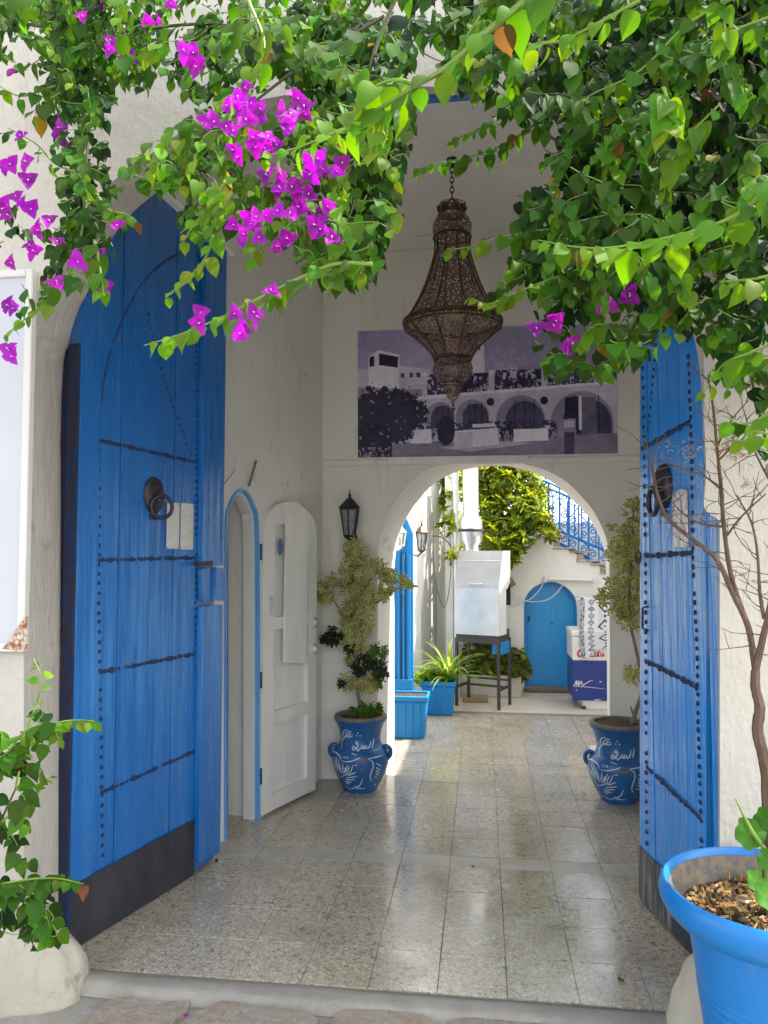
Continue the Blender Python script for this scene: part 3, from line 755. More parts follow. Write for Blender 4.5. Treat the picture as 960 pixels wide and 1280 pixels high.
bl = MB(); ob(bl, S.w(*S.uz(338, 757), .004), SDr, SN, Z, (-.014, 0, -.06), (.014, .012, .06)); bl.tube([S.w(*S.uz(338, 766), .02), S.w(*S.uz(338, 748), .02)], .006, 6)
part('bolt', bl, 'steel', sd_)
for y, r_ in ((778, .024), (811, .028)):
    lo = MB(); ob(lo, S.w(*S.uz(391, y), .004), SDr, SN, Z, (-.028, 0, -.035), (.028, .02, .035)); lo.dome(S.w(*S.uz(391, y), .024), SN, r_, .8, 8)
    part('padlock', lo, 'steel', sd_, bevel=.003)
pq = MB(); u, z = S.uz(350, 684); pq.lathe([(0.001, 0), (1, 0)], 3) if False else None
n_ = 14; vs = [S.w(u+.022*math.cos(6.283*j/n_), z+.055*math.sin(6.283*j/n_), .0052) for j in range(n_)]; vs2 = [v-SN*.004 for v in vs]
pq.prism(vs, vs2); part('ceramic_plaque', pq, 'pot_glaze', sd_)
hg = MB()
for y in (690, 850, 970): hg.tube([onW(324, y-10)+wn*.012, onW(324, y+10)+wn*.012], .009, 7)
part('hinge', hg, 'stud_iron', sd_)
jb = MB(); ob(jb, onW(323, 900)+wn*.0, wt, wn, Z, (.001, .0, -2), (.018, .014, .62)) if False else None

# ------------------------------------------------------------------ photograph print on the inner wall
def blend(img, mask, c, a=1.0):
    for k in range(3): img[..., k] = np.where(mask, img[..., k]*(1-a)+c[k]*a, img[..., k])
def poster_image(W, H):
    rs = np.random.RandomState(4)
    X, Y = np.meshgrid(np.linspace(47, 915, W), np.linspace(62, 483, H))   # survey coordinates of the print
    def sn(sc, seed):
        g_ = np.random.RandomState(seed).rand(64, 64)
        x = (X/sc) % 63; y = (Y/sc) % 63; x0 = x.astype(int); y0 = y.astype(int); fx = x-x0; fy = y-y0
        return (g_[y0, x0]*(1-fx)+g_[y0, (x0+1) % 64]*fx)*(1-fy)+(g_[(y0+1) % 64, x0]*(1-fx)+g_[(y0+1) % 64, (x0+1) % 64]*fx)*fy
    img = np.zeros((H, W, 3)); sky_ = np.array([122, 118, 140.])
    img[:] = sky_; img += ((Y-62)/420*22)[..., None]
    def poly(pts, c, a=1.0):
        m_ = np.zeros(X.shape, bool); n = len(pts); j = n-1
        for i in range(n):
            xi, yi = pts[i]; xj, yj = pts[j]
            if yi != yj: m_ ^= ((yi > Y) != (yj > Y)) & (X < (xj-xi)*(Y-yi)/(yj-yi)+xi)
            j = i
        blend(img, m_, c, a); return m_
    def ell(cx, cy, rx_, ry_, c, cut=1e9, a=1.0):
        m_ = (((X-cx)/rx_)**2+((Y-cy)/ry_)**2 < 1) & (Y < cut); blend(img, m_, c, a)
    wht, lt, md, dk, vd = (172, 168, 178), (150, 146, 158), (112, 108, 124), (62, 58, 78), (36, 33, 52)
    poly([(47, 195), (85, 190), (85, 300), (47, 300)], lt); poly([(85, 150), (118, 127), (192, 145), (192, 260), (85, 260)], wht)
    poly([(122, 138), (188, 152), (186, 188), (122, 178)], vd); poly([(88, 150), (104, 146), (104, 180), (88, 184)], vd)
    poly([(190, 182), (300, 196), (300, 262), (190, 262)], lt)
    for x in (196, 226, 250, 272): poly([(x, 205), (x+13, 206), (x+13, 222), (x, 221)], dk)
    poly([(432, 125), (440, 112), (455, 96), (470, 112), (481, 125), (481, 215), (432, 215)], wht); poly([(438, 122), (446, 122), (446, 136), (438, 136)], dk); poly([(458, 122), (467, 122), (467, 136), (458, 136)], dk)
    poly([(500, 205), (590, 196), (590, 240), (500, 240)], lt); poly([(535, 206), (570, 202), (570, 208), (535, 211)], dk)
    poly([(590, 190), (915, 180), (915, 240), (590, 240)], md, .5)
    # terrace people and railing
    band = (Y > 205+8*(X < 500)) & (Y < 282-(X-280)*.045) & (X > 270)
    t_ = sn(9, 1)*.6+sn(4.5, 2)*.4
    blend(img, band & (t_ > .46), vd, .9); blend(img, band & (t_ < .36), lt, .8)
    blend(img, band & ((X % 11) < 4) & (Y > 235), dk, .7)
    for x in (277, 505, 680): poly([(x-10, 205), (x+10, 205), (x+10, 285), (x-10, 285)], lt); ell(x, 212, 8, 8, wht)
    # facade under the terrace
    poly([(47, 250), (270, 262), (270, 300), (47, 300)], md)
    poly([(200, 298), (915, 250), (915, 470), (200, 440)], lt)
    poly([(200, 288), (915, 248), (915, 257), (200, 299)], wht)
    for cx_, w_, top, bot in ((330, 50, 306, 395), (440, 56, 300, 400), (600, 82, 290, 405), (800, 102, 282, 445)):
        ell(cx_, top+w_, w_, w_*1.02, md); poly([(cx_-w_, top+w_), (cx_+w_, top+w_), (cx_+w_, bot), (cx_-w_, bot)], md)
        i_ = w_*.78; o_ = w_*.16
        ell(cx_+o_, top+w_, i_, i_, dk); poly([(cx_-i_+o_, top+w_), (cx_+i_+o_, top+w_), (cx_+i_+o_, bot-4), (cx_-i_+o_, bot-4)], dk)
        for k in (-.5, 0, .5): poly([(cx_+o_+k*i_-1.5, top+12), (cx_+o_+k*i_+1.5, top+12), (cx_+o_+k*i_+1.5, bot-6), (cx_+o_+k*i_-1.5, bot-6)], vd)
    poly([(745, 300), (790, 296), (790, 420), (745, 420)], vd); poly([(800, 300), (845, 300), (850, 420), (800, 420)], (84, 82, 98)); blend(img, (X > 790) & (X < 800) & (Y > 295) & (Y < 405), wht)
    for x in (500, 678): ell(x, 308, 13, 13, vd)
    # ground, low walls, furniture
    poly([(47, 440), (915, 418), (915, 484), (47, 484)], (104, 100, 114)); poly([(330, 455), (560, 437), (640, 445), (430, 470)], lt, .8)
    t2 = sn(7, 5)*.6+sn(3.4, 6)*.4
    blend(img, (Y > 372) & (Y < 428) & (X > 165) & (X < 720) & (t2 > .52), vd, .85)
    for a in (((228, 398), (300, 392), (300, 440), (228, 440)), ((376, 402), (440, 398), (524, 394), (526, 448), (376, 460)), ((576, 400), (690, 398), (690, 438), (576, 440)), ((440, 380), (512, 378), (512, 390), (440, 392))): poly(a, wht)
    blend(img, (X > 376) & (X < 440) & (Y > 404) & (Y < 460), lt, .8)
    ell(350, 400, 30, 48, vd)
    poly([(736, 370), (780, 368), (782, 432), (738, 434)], md); poly([(742, 376), (775, 375), (775, 396), (742, 398)], lt); blend(img, (X > 742) & (X < 776) & (Y > 412), dk)
    for x in (180, 200, 320, 535, 560): poly([(x, 390), (x+4, 390), (x+8, 440), (x+4, 440)], vd)
    # dark tree lower left
    d_ = ((X-140)/150)**2+((Y-345)/105)**2; t3 = sn(14, 8)*.5+sn(6, 9)*.35+sn(3, 10)*.15
    blend(img, (d_+(t3-.5)*1.6 < .85), vd, .95); blend(img, (X < 165) & (Y > 370) & (t3 > .3), (30, 27, 46), .95)
    blend(img, (d_ < 1.0) & (t3 > .72), lt, .7); blend(img, (X < 165) & (Y > 450) & (t2 > .6), lt, .7)
    img += (sn(3, 11)-.5)[..., None]*14+(rs.rand(H, W, 1)-.5)*6
    img += (sn(60, 21)*.5+sn(23, 22)*.3+sn(9, 23)*.2-.5)[..., None]*34
    for _ in range(0):
        pd = np.pad(img, ((1, 1), (1, 1), (0, 0)), 'edge'); img = (pd[:-2, 1:-1]+pd[2:, 1:-1]+pd[1:-1, :-2]+pd[1:-1, 2:]+pd[1:-1, 1:-1]*2)/6
    img += (sn(2.6, 24)-.5)[..., None]*12
    img = np.clip((img-112)*1.30+126+np.array([0, -1, 3.]), 10, 255)/255
    return np.clip(np.where(img <= .04045, img/12.92, ((img+.055)/1.055)**2.4)*1.25, 0, .85)
def grid_print(name, mat, W, H, img, P, smooth=False, off=None):
    # P(u, v) -> world point, u to the right, v downwards; one vertex per dot of the print
    off = Vector(off or P(0, 1)); vs = np.array([tuple(P(i/(W-1), j/(H-1))-off) for j in range(H) for i in range(W)])
    a = (np.arange(H-1)[:, None]*W+np.arange(W-1)[None]).ravel()
    fs = np.stack([a, a+W, a+W+1, a+1], 1)
    me = bpy.data.meshes.new(name); me.from_pydata(vs.tolist(), [], fs.tolist()); me.materials.append(M[mat])
    ca = me.color_attributes.new('Col', 'FLOAT_COLOR', 'POINT')
    ca.data.foreach_set('color', np.concatenate([img.reshape(-1, 3), np.ones((W*H, 1))], 1).ravel())
    if smooth: me.polygons.foreach_set('use_smooth', [True]*len(me.polygons))
    o = link(name, me); o.location = off; return o
c00, c10, c01, c11 = at(447, 414, YW-.012), at(770, 404, YW-.012), at(447.5, 572, YW-.012), at(772.5, 566.5, YW-.012)
PWd, PHt = 520, 260
def pp(u, v):
    p = (c00*(1-u)+c10*u)*(1-v)+(c01*(1-u)+c11*u)*v; p.y = YW-.012; return p
pi_ = poster_image(PWd, PHt)
poster = thing('wall_print', 'large grey photograph print of a terrace with arches hung above the archway', 'poster', c01)
po = grid_print('printed_sheet', 'print', PWd, PHt, pi_, pp, off=c01); po.location = (0, 0, 0); po.parent = poster
bb = MB().prism([c00+Vector((0, .0005, 0)), c10+Vector((0, .0005, 0)), c11+Vector((0, .0005, 0)), c01+Vector((0, .0005, 0))], [p+Vector((0, .0115, 0)) for p in (c00, c10, c11, c01)])
part('backing', bb, 'white_wood', poster)
# ------------------------------------------------------------------ pierced brass lantern on its chain
YL = 4.25
prof = [(70, 225), (62, 250), (62, 270), (80, 288), (95, 320), (97, 345), (92, 370), (86, 392), (83, 420), (85, 460), (95, 500), (113, 560), (134, 620), (160, 680), (194, 740), (234, 800)]
prof2 = [(236, 828), (230, 850), (190, 880), (142, 922), (108, 962), (90, 992)]
prof3 = [(84, 1004), (95, 1030), (98, 1050), (92, 1075), (76, 1098), (50, 1116)]
prof4 = [(48, 1120), (42, 1150), (30, 1180), (12, 1206), (7, 1222)]
ku = .25*YL/FPX*1.01
ltop = at(565, 256, YL); lc = Vector((ltop.x, YL, 0))
lz = lambda y: at(565, 200+y/4, YL).z
la = thing('hanging_lantern', 'large pierced brass lantern hanging on a chain below the passage ceiling', 'lantern', (lc.x, lc.y, ltop.z))
flute = lambda a, z: .028*math.cos(10*a)
def lat(nm, pf_, mat, mod=None, parent=la, n=60, sm=True):
    mb = MB().lathe([(r*ku, lz(y)) for r, y in pf_], n, (lc.x, lc.y, 0), mod); return part(nm, mb, mat, parent, smooth=sm)
lat('upper_body', prof, 'brass_pierced', flute); lat('lower_body', prof2, 'brass_pierced', flute)
lat('bulb_body', prof3, 'brass_pierced', flute); lat('finial', prof4, 'brass_pierced', flute)
dr = MB(); dr.tube([Vector((lc.x, lc.y, lz(1222))), Vector((lc.x, lc.y, lz(1234)))], 6*ku); dr.dome(Vector((lc.x, lc.y, lz(1240))), (0, 0, -1), 13*ku, 1.4, 8); dr.tube([Vector((lc.x, lc.y, lz(1240))), Vector((lc.x, lc.y, lz(1275)))], [8*ku, 2*ku])
part('drop', dr, 'brass_solid', la)
for y, r, t in ((388, 92, 7), (272, 64, 5), (814, 240, 13), (838, 236, 6), (998, 91, 8), (1118, 51, 5)):
    mb = MB().tube([Vector((lc.x+math.cos(a)*r*ku, lc.y+math.sin(a)*r*ku, lz(y))) for a in [6.2832*i/60 for i in range(61)]], t*ku, 6, cap=False)
    part('ring', mb, 'brass_solid', la, smooth=True)
for k in range(10):
    a = 2*math.pi*k/10
    for pf_, nm in ((prof[7:], 'rib'), (prof2, 'rib')):
        mb = MB().tube([Vector((lc.x+math.cos(a)*(r*1.03+1)*ku, lc.y+math.sin(a)*(r*1.03+1)*ku, lz(y))) for r, y in pf_], 4.2*ku, 5); part(nm, mb, 'brass_solid', la)
cw = MB()
for k in range(8):
    a = 2*math.pi*(k+.3)/8; pts = []
    for da, r, y in ((-.36, 66, 270), (-.30, 72, 240), (-.16, 76, 246), (0, 80, 228), (.16, 76, 246), (.30, 72, 240), (.36, 66, 270)):
        pts.append(Vector((lc.x+math.cos(a+da)*r*ku, lc.y+math.sin(a+da)*r*ku, lz(y))))
    cw.prism(pts, [p+(Vector((lc.x, lc.y, p.z))-p).normalized()*.004 for p in pts])
part('crown', cw, 'brass_solid', la)
for (yy, k) in ((852, 5), (852, 15), (852, 25), (852, 35), (852, 45), (852, 55)):
    pass
z = lz(205); i = 0
lkm = MB()
for t in (-.5, .5): lkm.tube([Vector((lc.x+t*.05, lc.y, lz(232))), Vector((lc.x+t*.04, lc.y, lz(205))), Vector((lc.x, lc.y, lz(188)))], .005, 6)
part('hanger', lkm, 'chain_dark', la)
z = lz(190)
link_me = MB().tube([Vector((math.cos(t)*.011, 0, math.sin(t)*.019+.019)) for t in [6.2832*i/12 for i in range(13)]], .0034, 5, cap=False).mesh('chain_link', 'chain_dark', smooth=True)
while z < ZC-.01:
    o = link('chain_link', link_me, la); o.location = Vector((lc.x, lc.y, z))-base(la); o.rotation_euler = (0, 0, 0 if i % 2 else R(90)); z += .029; i += 1
part('ceiling_hook', MB().lathe([(.001, -.05), (.012, -.045), (.03, -.005), (.03, 0)], 12, (lc.x, lc.y, ZC)), 'chain_dark', la)

# ------------------------------------------------------------------ coach lanterns
def coach(loc, h, label, mat, wall_dir, group, glassmat='glass', lit=False):
    t = thing('wall_lantern', label, 'wall lamp', loc, group); P = Vector(loc); k = h/.42; n = 6
    f = lambda r, z: [P+Vector((math.cos(2*math.pi*(j+.5)/n)*r*k, math.sin(2*math.pi*(j+.5)/n)*r*k, z*k)) for j in range(n)]
    top, bot = f(.088, .27), f(.05, .03)
    fr_ = MB()
    for a, b in zip(top, bot): fr_.tube([a, b], .007*k, 4)
    for rng in (top, bot): fr_.tube(rng+[rng[0]], .008*k, 4)
    part('frame', fr_, mat, t)
    for j in range(n):
        q4 = [top[j], top[(j+1) % n], bot[(j+1) % n], bot[j]]; c = sum(q4, Vector())/4
        o_ = (c-(P+Z*(c.z-P.z))).normalized()*.002
        part('glass_pane', MB().prism([p*.97+c*.03-o_ for p in q4], [p*.97+c*.03-o_*2.2 for p in q4]), glassmat, t)
    rf = MB(); a, b, c = f(.108, .275), f(.06, .325), f(.025, .36)
    for lo, hi in ((a, b), (b, c)): rf.add(lo+hi, [(j, (j+1) % n, n+(j+1) % n, n+j) for j in range(n)])
    rf.add(a, [tuple(range(n))]); rf.add(c, [tuple(range(n))])
    part('lamp_roof', rf, mat, t)
    fin = MB().tube([P+Z*k*z_ for z_ in (.36, .375, .385, .40, .44)], [.022*k, .010*k, .016*k, .007*k, .002*k], 7); part('finial', fin, mat, t)
    bs = MB().tube([P+Z*k*z_ for z_ in (-.01, .0, .02, .032)], [.015*k, .03*k, .052*k, .056*k], 8); part('base_cup', bs, mat, t)
    part('bulb', MB().tube([P+Z*k*z_ for z_ in (.03, .08, .12, .16, .18)], [.012*k, .012*k, .022*k, .018*k, .004*k], 8), 'bulb_white', t)
    wd = Vector(wall_dir); br = MB()
    br.tube(curve([P+Z*-.01*k, P+wd*.35+Z*-.055*k, P+wd*.75+Z*-.03*k, P+wd*.995+Z*.02*k]), .011*k, 6); 
    br.tube([P+wd*.93+Z*.02*k, P+wd*.995+Z*.02*k], [.03*k, .045*k], 10); part('bracket', br, mat, t)
    return t
p = at(437, 674, YW-.13); coach(p, at(437, 618, YW-.13).z-p.z+.02, 'black six sided wall lantern above the variegated potted tree', 'black_iron', (0, .129, 0), 'coach lanterns on the walls')

# ------------------------------------------------------------------ painted pots
def lathe_r(prof_, z):
    for (r0, z0), (r1, z1) in zip(prof_, prof_[1:]):
        if z0 <= z <= z1: return r0+(r1-r0)*(z-z0)/(z1-z0+1e-9)
    return prof_[-1][0]
KP = 5.36/FPX/8
HP = 720*KP*1.02
yz = lambda y: (990-y)/720*HP
pp_ = [(165, 990), (168, 975), (185, 945), (215, 890), (248, 820), (272, 750), (282, 690), (280, 640), (262, 600), (225, 572), (206, 552), (196, 500), (205, 440), (222, 380), (240, 340), (256, 322), (262, 300), (256, 278), (244, 270)]
pprof = [(r*KP, yz(y)) for r, y in pp_]
def make_pot(name, label, loc, group):
    t = thing(name, label, 'flowerpot', loc, group)
    def P_(nm, mb, mat, kind=None, **k):
        o = link(nm, mb.mesh(nm, mat, **k), t)
        if kind: o['kind'] = kind
        return o
    bd = pprof[:15]; P_('pot_body', MB().lathe([(.001, 0)]+bd, 48), 'pot_glaze', smooth=True)
    rim = pprof[14:]; P_('rim', MB().lathe(rim+[(rim[-1][0]-.02, rim[-1][1]-.004), (rim[-1][0]-.028, rim[-1][1]-.06)], 48), 'pot_rim', smooth=True)
    P_('rim_band', MB().lathe([(r+.0015, z) for r, z in pprof[14:17]], 48), 'pot_glaze', smooth=True)
    P_('soil', MB().lathe([(.001, yz(292)+.008), (.08, yz(292)+.004), (rim[-1][0]-.024, yz(296))], 24), 'soil', smooth=True)
    for sx in (-1, 1):
        mb = MB().tube(curve([(sx*(232*KP), -.012, yz(578)), (sx*(268*KP), -.02, yz(566)), (sx*(300*KP), -.02, yz(596)), (sx*(300*KP), -.015, yz(650)), (sx*(268*KP), -.01, yz(690))]), .015, 8)
        P_('handle', mb, 'pot_glaze', smooth=True)
    br = MB()
    def stroke(pts, wdt, taper=True):
        c = curve([Vector((x, y, 0)) for x, y in pts], 7); vs = []; n = len(c)
        for i, p_ in enumerate(c):
            t_ = c[min(i+1, n-1)]-c[max(i-1, 0)]; t_ = t_.normalized() if t_.length else Vector((1, 0, 0)); nn = Vector((-t_.y, t_.x, 0))
            ww = wdt*(.35+.65*math.sin(math.pi*min(1, max(0, (i+.6)/(n+.2)))) if taper else 1)
            for sgn in (-1, 1):
                q_ = p_+nn*ww*sgn; x = (q_.x-515)*KP; z_ = yz(q_.y); r = lathe_r(pprof[:16], z_)+.0018
                x = max(-r*.985, min(r*.985, x)); vs.append((x, -math.sqrt(max(r*r-x*x, 0)), z_))
        br.add(vs, [(2*i, 2*i+1, 2*i+3, 2*i+2) for i in range(n-1)])
    # brush lettering on the neck
    for pts, w_ in (([(668, 472), (662, 515), (655, 556)], 6), ([(640, 486), (634, 530), (622, 552), (604, 554)], 6), ([(606, 554), (602, 528), (598, 552), (586, 554), (582, 528), (578, 552), (566, 554), (561, 526), (557, 550), (545, 552)], 5),
                    ([(548, 540), (540, 562), (518, 574)], 5), ([(520, 548), (500, 552), (488, 540)], 5), ([(505, 486), (518, 492), (520, 508), (506, 512), (498, 500), (506, 486)], 5), ([(520, 506), (520, 535), (500, 548), (478, 540), (474, 525)], 5),
                    ([(478, 540), (466, 552), (478, 566), (505, 560), (535, 568)], 5), ([(519, 405), (527, 410)], 8), ([(505, 432), (514, 437)], 8), ([(540, 432), (549, 437)], 8), ([(466, 590), (520, 600)], 4), ([(388, 622), (400, 640)], 4), ([(410, 618), (416, 636)], 4), ([(432, 618), (438, 638)], 4)):
        stroke(pts, w_)
    for pts in ([(352, 572), (352, 525), (372, 480), (420, 440), (476, 424)], [(362, 490), (368, 430), (385, 398), (425, 384)], [(385, 462), (405, 420), (440, 392)], [(398, 455), (440, 452), (472, 440)], [(352, 520), (340, 480), (345, 450)], [(425, 436), (445, 405), (462, 392)],
                [(372, 665), (430, 664), (490, 648), (560, 620)], [(640, 632), (700, 628), (752, 626)], [(630, 632), (668, 662), (676, 710), (652, 780), (645, 830), (662, 858)], [(478, 908), (520, 908), (552, 880), (575, 826)], [(392, 916), (440, 940), (490, 925), (525, 925), (560, 930), (592, 928)], [(240, 640), (270, 615), (310, 612), (350, 630), (365, 665)],
                [(345, 835), (400, 800), (460, 760), (488, 690)], [(345, 835), (300, 770), (265, 700), (250, 650)], [(500, 690), (530, 690)]):
        stroke(pts, 5)
    for (a, b) in (((262, 690), (296, 756)), ((282, 650), (312, 760)), ((306, 642), (326, 762)), ((330, 660), (340, 770)), ((348, 690), (358, 790)), ((384, 690), (372, 780)), ((412, 716), (384, 790)), ((440, 690), (404, 786)), ((462, 700), (428, 775)), ((515, 758), (430, 802)), ((520, 800), (410, 826)), ((500, 834), (398, 848)), ((472, 866), (392, 866)), ((440, 888), (400, 882)),
                   ((704, 684), (744, 724)), ((700, 722), (736, 762)), ((700, 748), (730, 788)), ((690, 780), (716, 812)), ((684, 820), (706, 836)), ((672, 900), (690, 910))):
        stroke([a, ((a[0]+b[0])/2+rnd.uniform(-5, 5), (a[1]+b[1])/2), b], 5.5)
    P_('painted_decoration', br, 'brush_white', kind='stuff')
    def patch(nm, cx_, cy_, rr, mat):
        mb = MB(); vs = []
        for j in range(14):
            a = 6.2832*j/14; x = (cx_-515+math.cos(a)*rr*rnd.uniform(.8, 1.15))*KP; z_ = yz(cy_+math.sin(a)*rr*rnd.uniform(.8, 1.15)); r = lathe_r(pprof[:16], z_)+.0014
            vs.append((x, -math.sqrt(r*r-x*x), z_))
        mb.add(vs, [tuple(range(14))]); P_(nm, mb, mat)
    return t, patch
pl_l = gnd(451, 985); pl_r = gnd(773, 1000)
pl_l = Vector((pl_l.x, 5.345-.012, 0)); pl_r = Vector((pl_r.x+.005, 5.32, 0))
potL, pch = make_pot('painted_pot', 'blue two handled pot with white brushwork and a reddish chip, beside the white closet door', pl_l, 'hand painted blue pots beside the arch')
pch('chip_mark', 590, 650, 30, 'terracotta'); pch('chip_mark', 577, 728, 18, 'ochre')
potR = potL.copy(); col.objects.link(potR); potR.location = pl_r; potR.rotation_euler = (0, 0, R(-14))
potR['label'] = 'blue two handled pot with white brushwork partly behind the bright blue gate leaf'
for ch in list(potL.children):
    if ch.name.startswith('chip_mark.0'): continue
    c = ch.copy(); col.objects.link(c); c.parent = potR
    if c.name.startswith('chip_mark'): c.data = ch.data.copy(); c.data.materials[0] = M['ochre']

# ------------------------------------------------------------------ foliage helpers
LEAF_T = [(0, .0), (.03, .20), (.12, .33), (.27, .40), (.44, .395), (.60, .32), (.74, .21), (.87, .085), (1.0, .0)]
def leaf_geo(fold=.22, droop=.25, wav=.0, wscale=1.0, T=LEAF_T):
    vs, fs = [], []
    for i, (t, hw) in enumerate(T):
        zc = -droop*t*t
        vs.append((0, t, zc))
        if 0 < i < len(T)-1:
            hw *= wscale
            vs.append((-hw, t-.03*(t < .3), zc+hw*fold+wav*math.sin(t*9))); vs.append((hw, t-.03*(t < .3), zc+hw*fold-wav*math.sin(t*9+1)))
    idx = [0]+[1+3*(i-1) for i in range(1, len(T)-1)]+[len(vs)-1]
    for i in range(len(T)-1):
        a, b = idx[i], idx[i+1]
        if i == 0: fs += [(a, b, b+1), (a, b+2, b)]
        elif i == len(T)-2: fs += [(a, b, a+1), (a, a+2, b)]
        else: fs += [(a, b, b+1, a+1), (a, a+2, b+2, b)]
    return [Vector(v) for v in vs], fs
LV = [leaf_geo(.15, .20), leaf_geo(.28, .35, .02), leaf_geo(.08, .10, .03, .92), leaf_geo(.42, .45, .02, .9)]
LM = []
for vs, fs in LV:
    me = bpy.data.meshes.new('leaf'); me.from_pydata([tuple(v) for v in vs], [], fs); me.materials.append(M['leaf_piece'])
    me.polygons.foreach_set('use_smooth', [True]*len(me.polygons)); LM.append(me)
def frame(ydir, nhint):
    y = ydir.normalized(); z_ = nhint-y*nhint.dot(y)
    z_ = z_.normalized() if z_.length > 1e-5 else y.orthogonal().normalized()
    return y.cross(z_), y, z_
def lerp3(a, b, t): return tuple(a[i]+(b[i]-a[i])*t for i in range(3))
OLD_SHADE1, OLD_SHADE2, MID, YOUNG_SUN, TIP = (.009, .027, .010), (.016, .050, .013), (.040, .115, .012), (.088, .22, .012), (.19, .31, .018)
def leaf_colour(rg, age):     # age 0 old and shaded .. 1 young tip and sunlit
    if age < .35: c = lerp3(OLD_SHADE1, OLD_SHADE2, rg.random()); c = lerp3(c, MID, age/.35*rg.random())
    elif age < .8: c = lerp3(MID, YOUNG_SUN, (age-.35)/.45); c = lerp3(c, OLD_SHADE2, rg.random()*.45)
    else: c = lerp3(YOUNG_SUN, TIP, (age-.8)/.2*rg.random())
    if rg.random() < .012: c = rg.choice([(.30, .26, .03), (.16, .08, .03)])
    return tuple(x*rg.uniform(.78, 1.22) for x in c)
class Plant:
    def __init__(s, seed): s.rg = random.Random(seed); s.leaves = []; s.stems = []; s.green = []
    def leaf(s, P, d, n, size, colr): s.leaves.append((Vector(P), Vector(d), Vector(n), size, colr))
    def shoot(s, path, size=.06, step=.026, age_light0=.2, age_light1=1.0, r0=.004, r1=.0015, droop=.8, keep=None, green=True, skip=0.0, tipsize=.55, stemkeep=None):
        rg = s.rg; c = curve(path, 8); n = len(c)
        cs = c
        if stemkeep is not None:
            cs = []
            for p_ in c:
                if not inpoly(*pix(p_), stemkeep): break
                cs.append(p_)
        if len(cs) > 2: (s.green if green else s.stems).append((cs, [r0+(r1-r0)*i/(n-1) for i in range(len(cs))]))
        Ls = [0]
        for a, b in zip(c, c[1:]): Ls.append(Ls[-1]+(b-a).length)
        T = Ls[-1]; l = T*skip+step*.5; side = rg.choice((-1, 1)); i = 0
        while l < T:
            while i < n-2 and Ls[i+1] < l: i += 1
            f_ = (l-Ls[i])/max(Ls[i+1]-Ls[i], 1e-6); p_ = c[i].lerp(c[i+1], f_); t_ = (c[i+1]-c[i]).normalized(); a = l/T
            out = t_.cross(Z); out = out.normalized() if out.length > .05 else Vector((1, 0, 0))
            side = -side
            fw = Vector((rg.uniform(-.35, .35), -rg.uniform(-.1, .55), 0))
            d = out*side*rg.uniform(.35, .9)+t_*.45+Z*-droop*rg.uniform(.6, 1.25)+fw
            d.normalize()
            nrm = Vector((rg.uniform(-.55, .55), -.75+rg.uniform(-.5, .5), .55+rg.uniform(-.3, .4)))
            sz_ = size*rg.uniform(.58, 1.18)*(1-(1-tipsize)*max(0, (a-.6)/.4))
            q_ = p_+d*sz_*.22
            if keep is None or keep(q_+d*sz_*.5): s.leaf(q_, d, nrm, sz_, leaf_colour(rg, age_light0+(age_light1-age_light0)*a))
            l += step*rg.uniform(.75, 1.25)*(1-.35*a)
        return s
    def build(s, th, cap=300, near=None):
        off = base(th)
        order = sorted(range(len(s.leaves)), key=lambda i: -s.leaves[i][3]/max((s.leaves[i][0]-CAM).dot(cF), .1))
        if near: order = [i for i in order if near(s.leaves[i][0])]+[i for i in order if not near(s.leaves[i][0])]
        big = set(order[:cap]); mb = MB()
        for i, (P, d, n, sz_, c) in enumerate(s.leaves):
            X, Yv, Zv = frame(d, n); k = s.rg.randrange(len(LV))
            if i in big:
                o = bpy.data.objects.new('leaf', LM[k]); col.objects.link(o); o.parent = th; o.color = (*c, 1)
                m_ = Matrix((X*sz_, Yv*sz_, Zv*sz_)).transposed().to_4x4(); m_.translation = P-off; o.matrix_local = m_
            else:
                vs, fs = LV[k]; mb.cur = c; mb.add([P+X*v.x*sz_+Yv*v.y*sz_+Zv*v.z*sz_ for v in vs], fs)
        mb.cur = None
        if mb.f: part('foliage', mb, 'leaf_mass', th, kind='stuff', smooth=True)
        for nm, lst, mt, nn in (('woody_stem', s.stems, 'vine_stem', 5), ('green_stem', s.green, 'green_stem', 5)):
            if lst:
                b = MB()
                for c, rs in lst: b.tube(c, rs, nn)
                part(nm, b, mt, th, kind='stuff', smooth=True)
def inpoly(x, y, P):
    r = False; j = len(P)-1
    for i in range(len(P)):
        if (P[i][1] > y) != (P[j][1] > y) and x < (P[j][0]-P[i][0])*(y-P[i][1])/(P[j][1]-P[i][1])+P[i][0]: r = not r
        j = i
    return r
# bract of the bougainvillea: three papery bracts round a pale floret
BT = [(0, .04), (.15, .30), (.36, .46), (.58, .44), (.78, .27), (.92, .10), (1, 0)]
def bract_mesh(seed):
    rg = random.Random(seed); b = MB()
    for k in range(3):
        a = 2.094*k+rg.uniform(-.25, .25); el = rg.uniform(.25, .9)
        vs, fs = leaf_geo(-.45, -.3+rg.uniform(-.3, .2), .06, rg.uniform(.85, 1.1), [(0, 0)]+BT[1:])
        d = Vector((math.cos(a)*math.cos(el), math.sin(a)*math.cos(el), math.sin(el))); X, Yv, Zv = frame(d, Vector((0, 0, 1)) if el < 1 else Vector((1, 0, 0)))
        b.add([X*v.x+Yv*v.y-Zv*v.z for v in vs], fs)
    return b.mesh('flower', 'bract', smooth=True)
FM = [bract_mesh(i) for i in range(4)]
FLOR = MB().tube([(0, 0, .05), (0, 0, .38), (0, 0, .42)], [.02, .03, .055], 6).mesh('floret', 'floret')
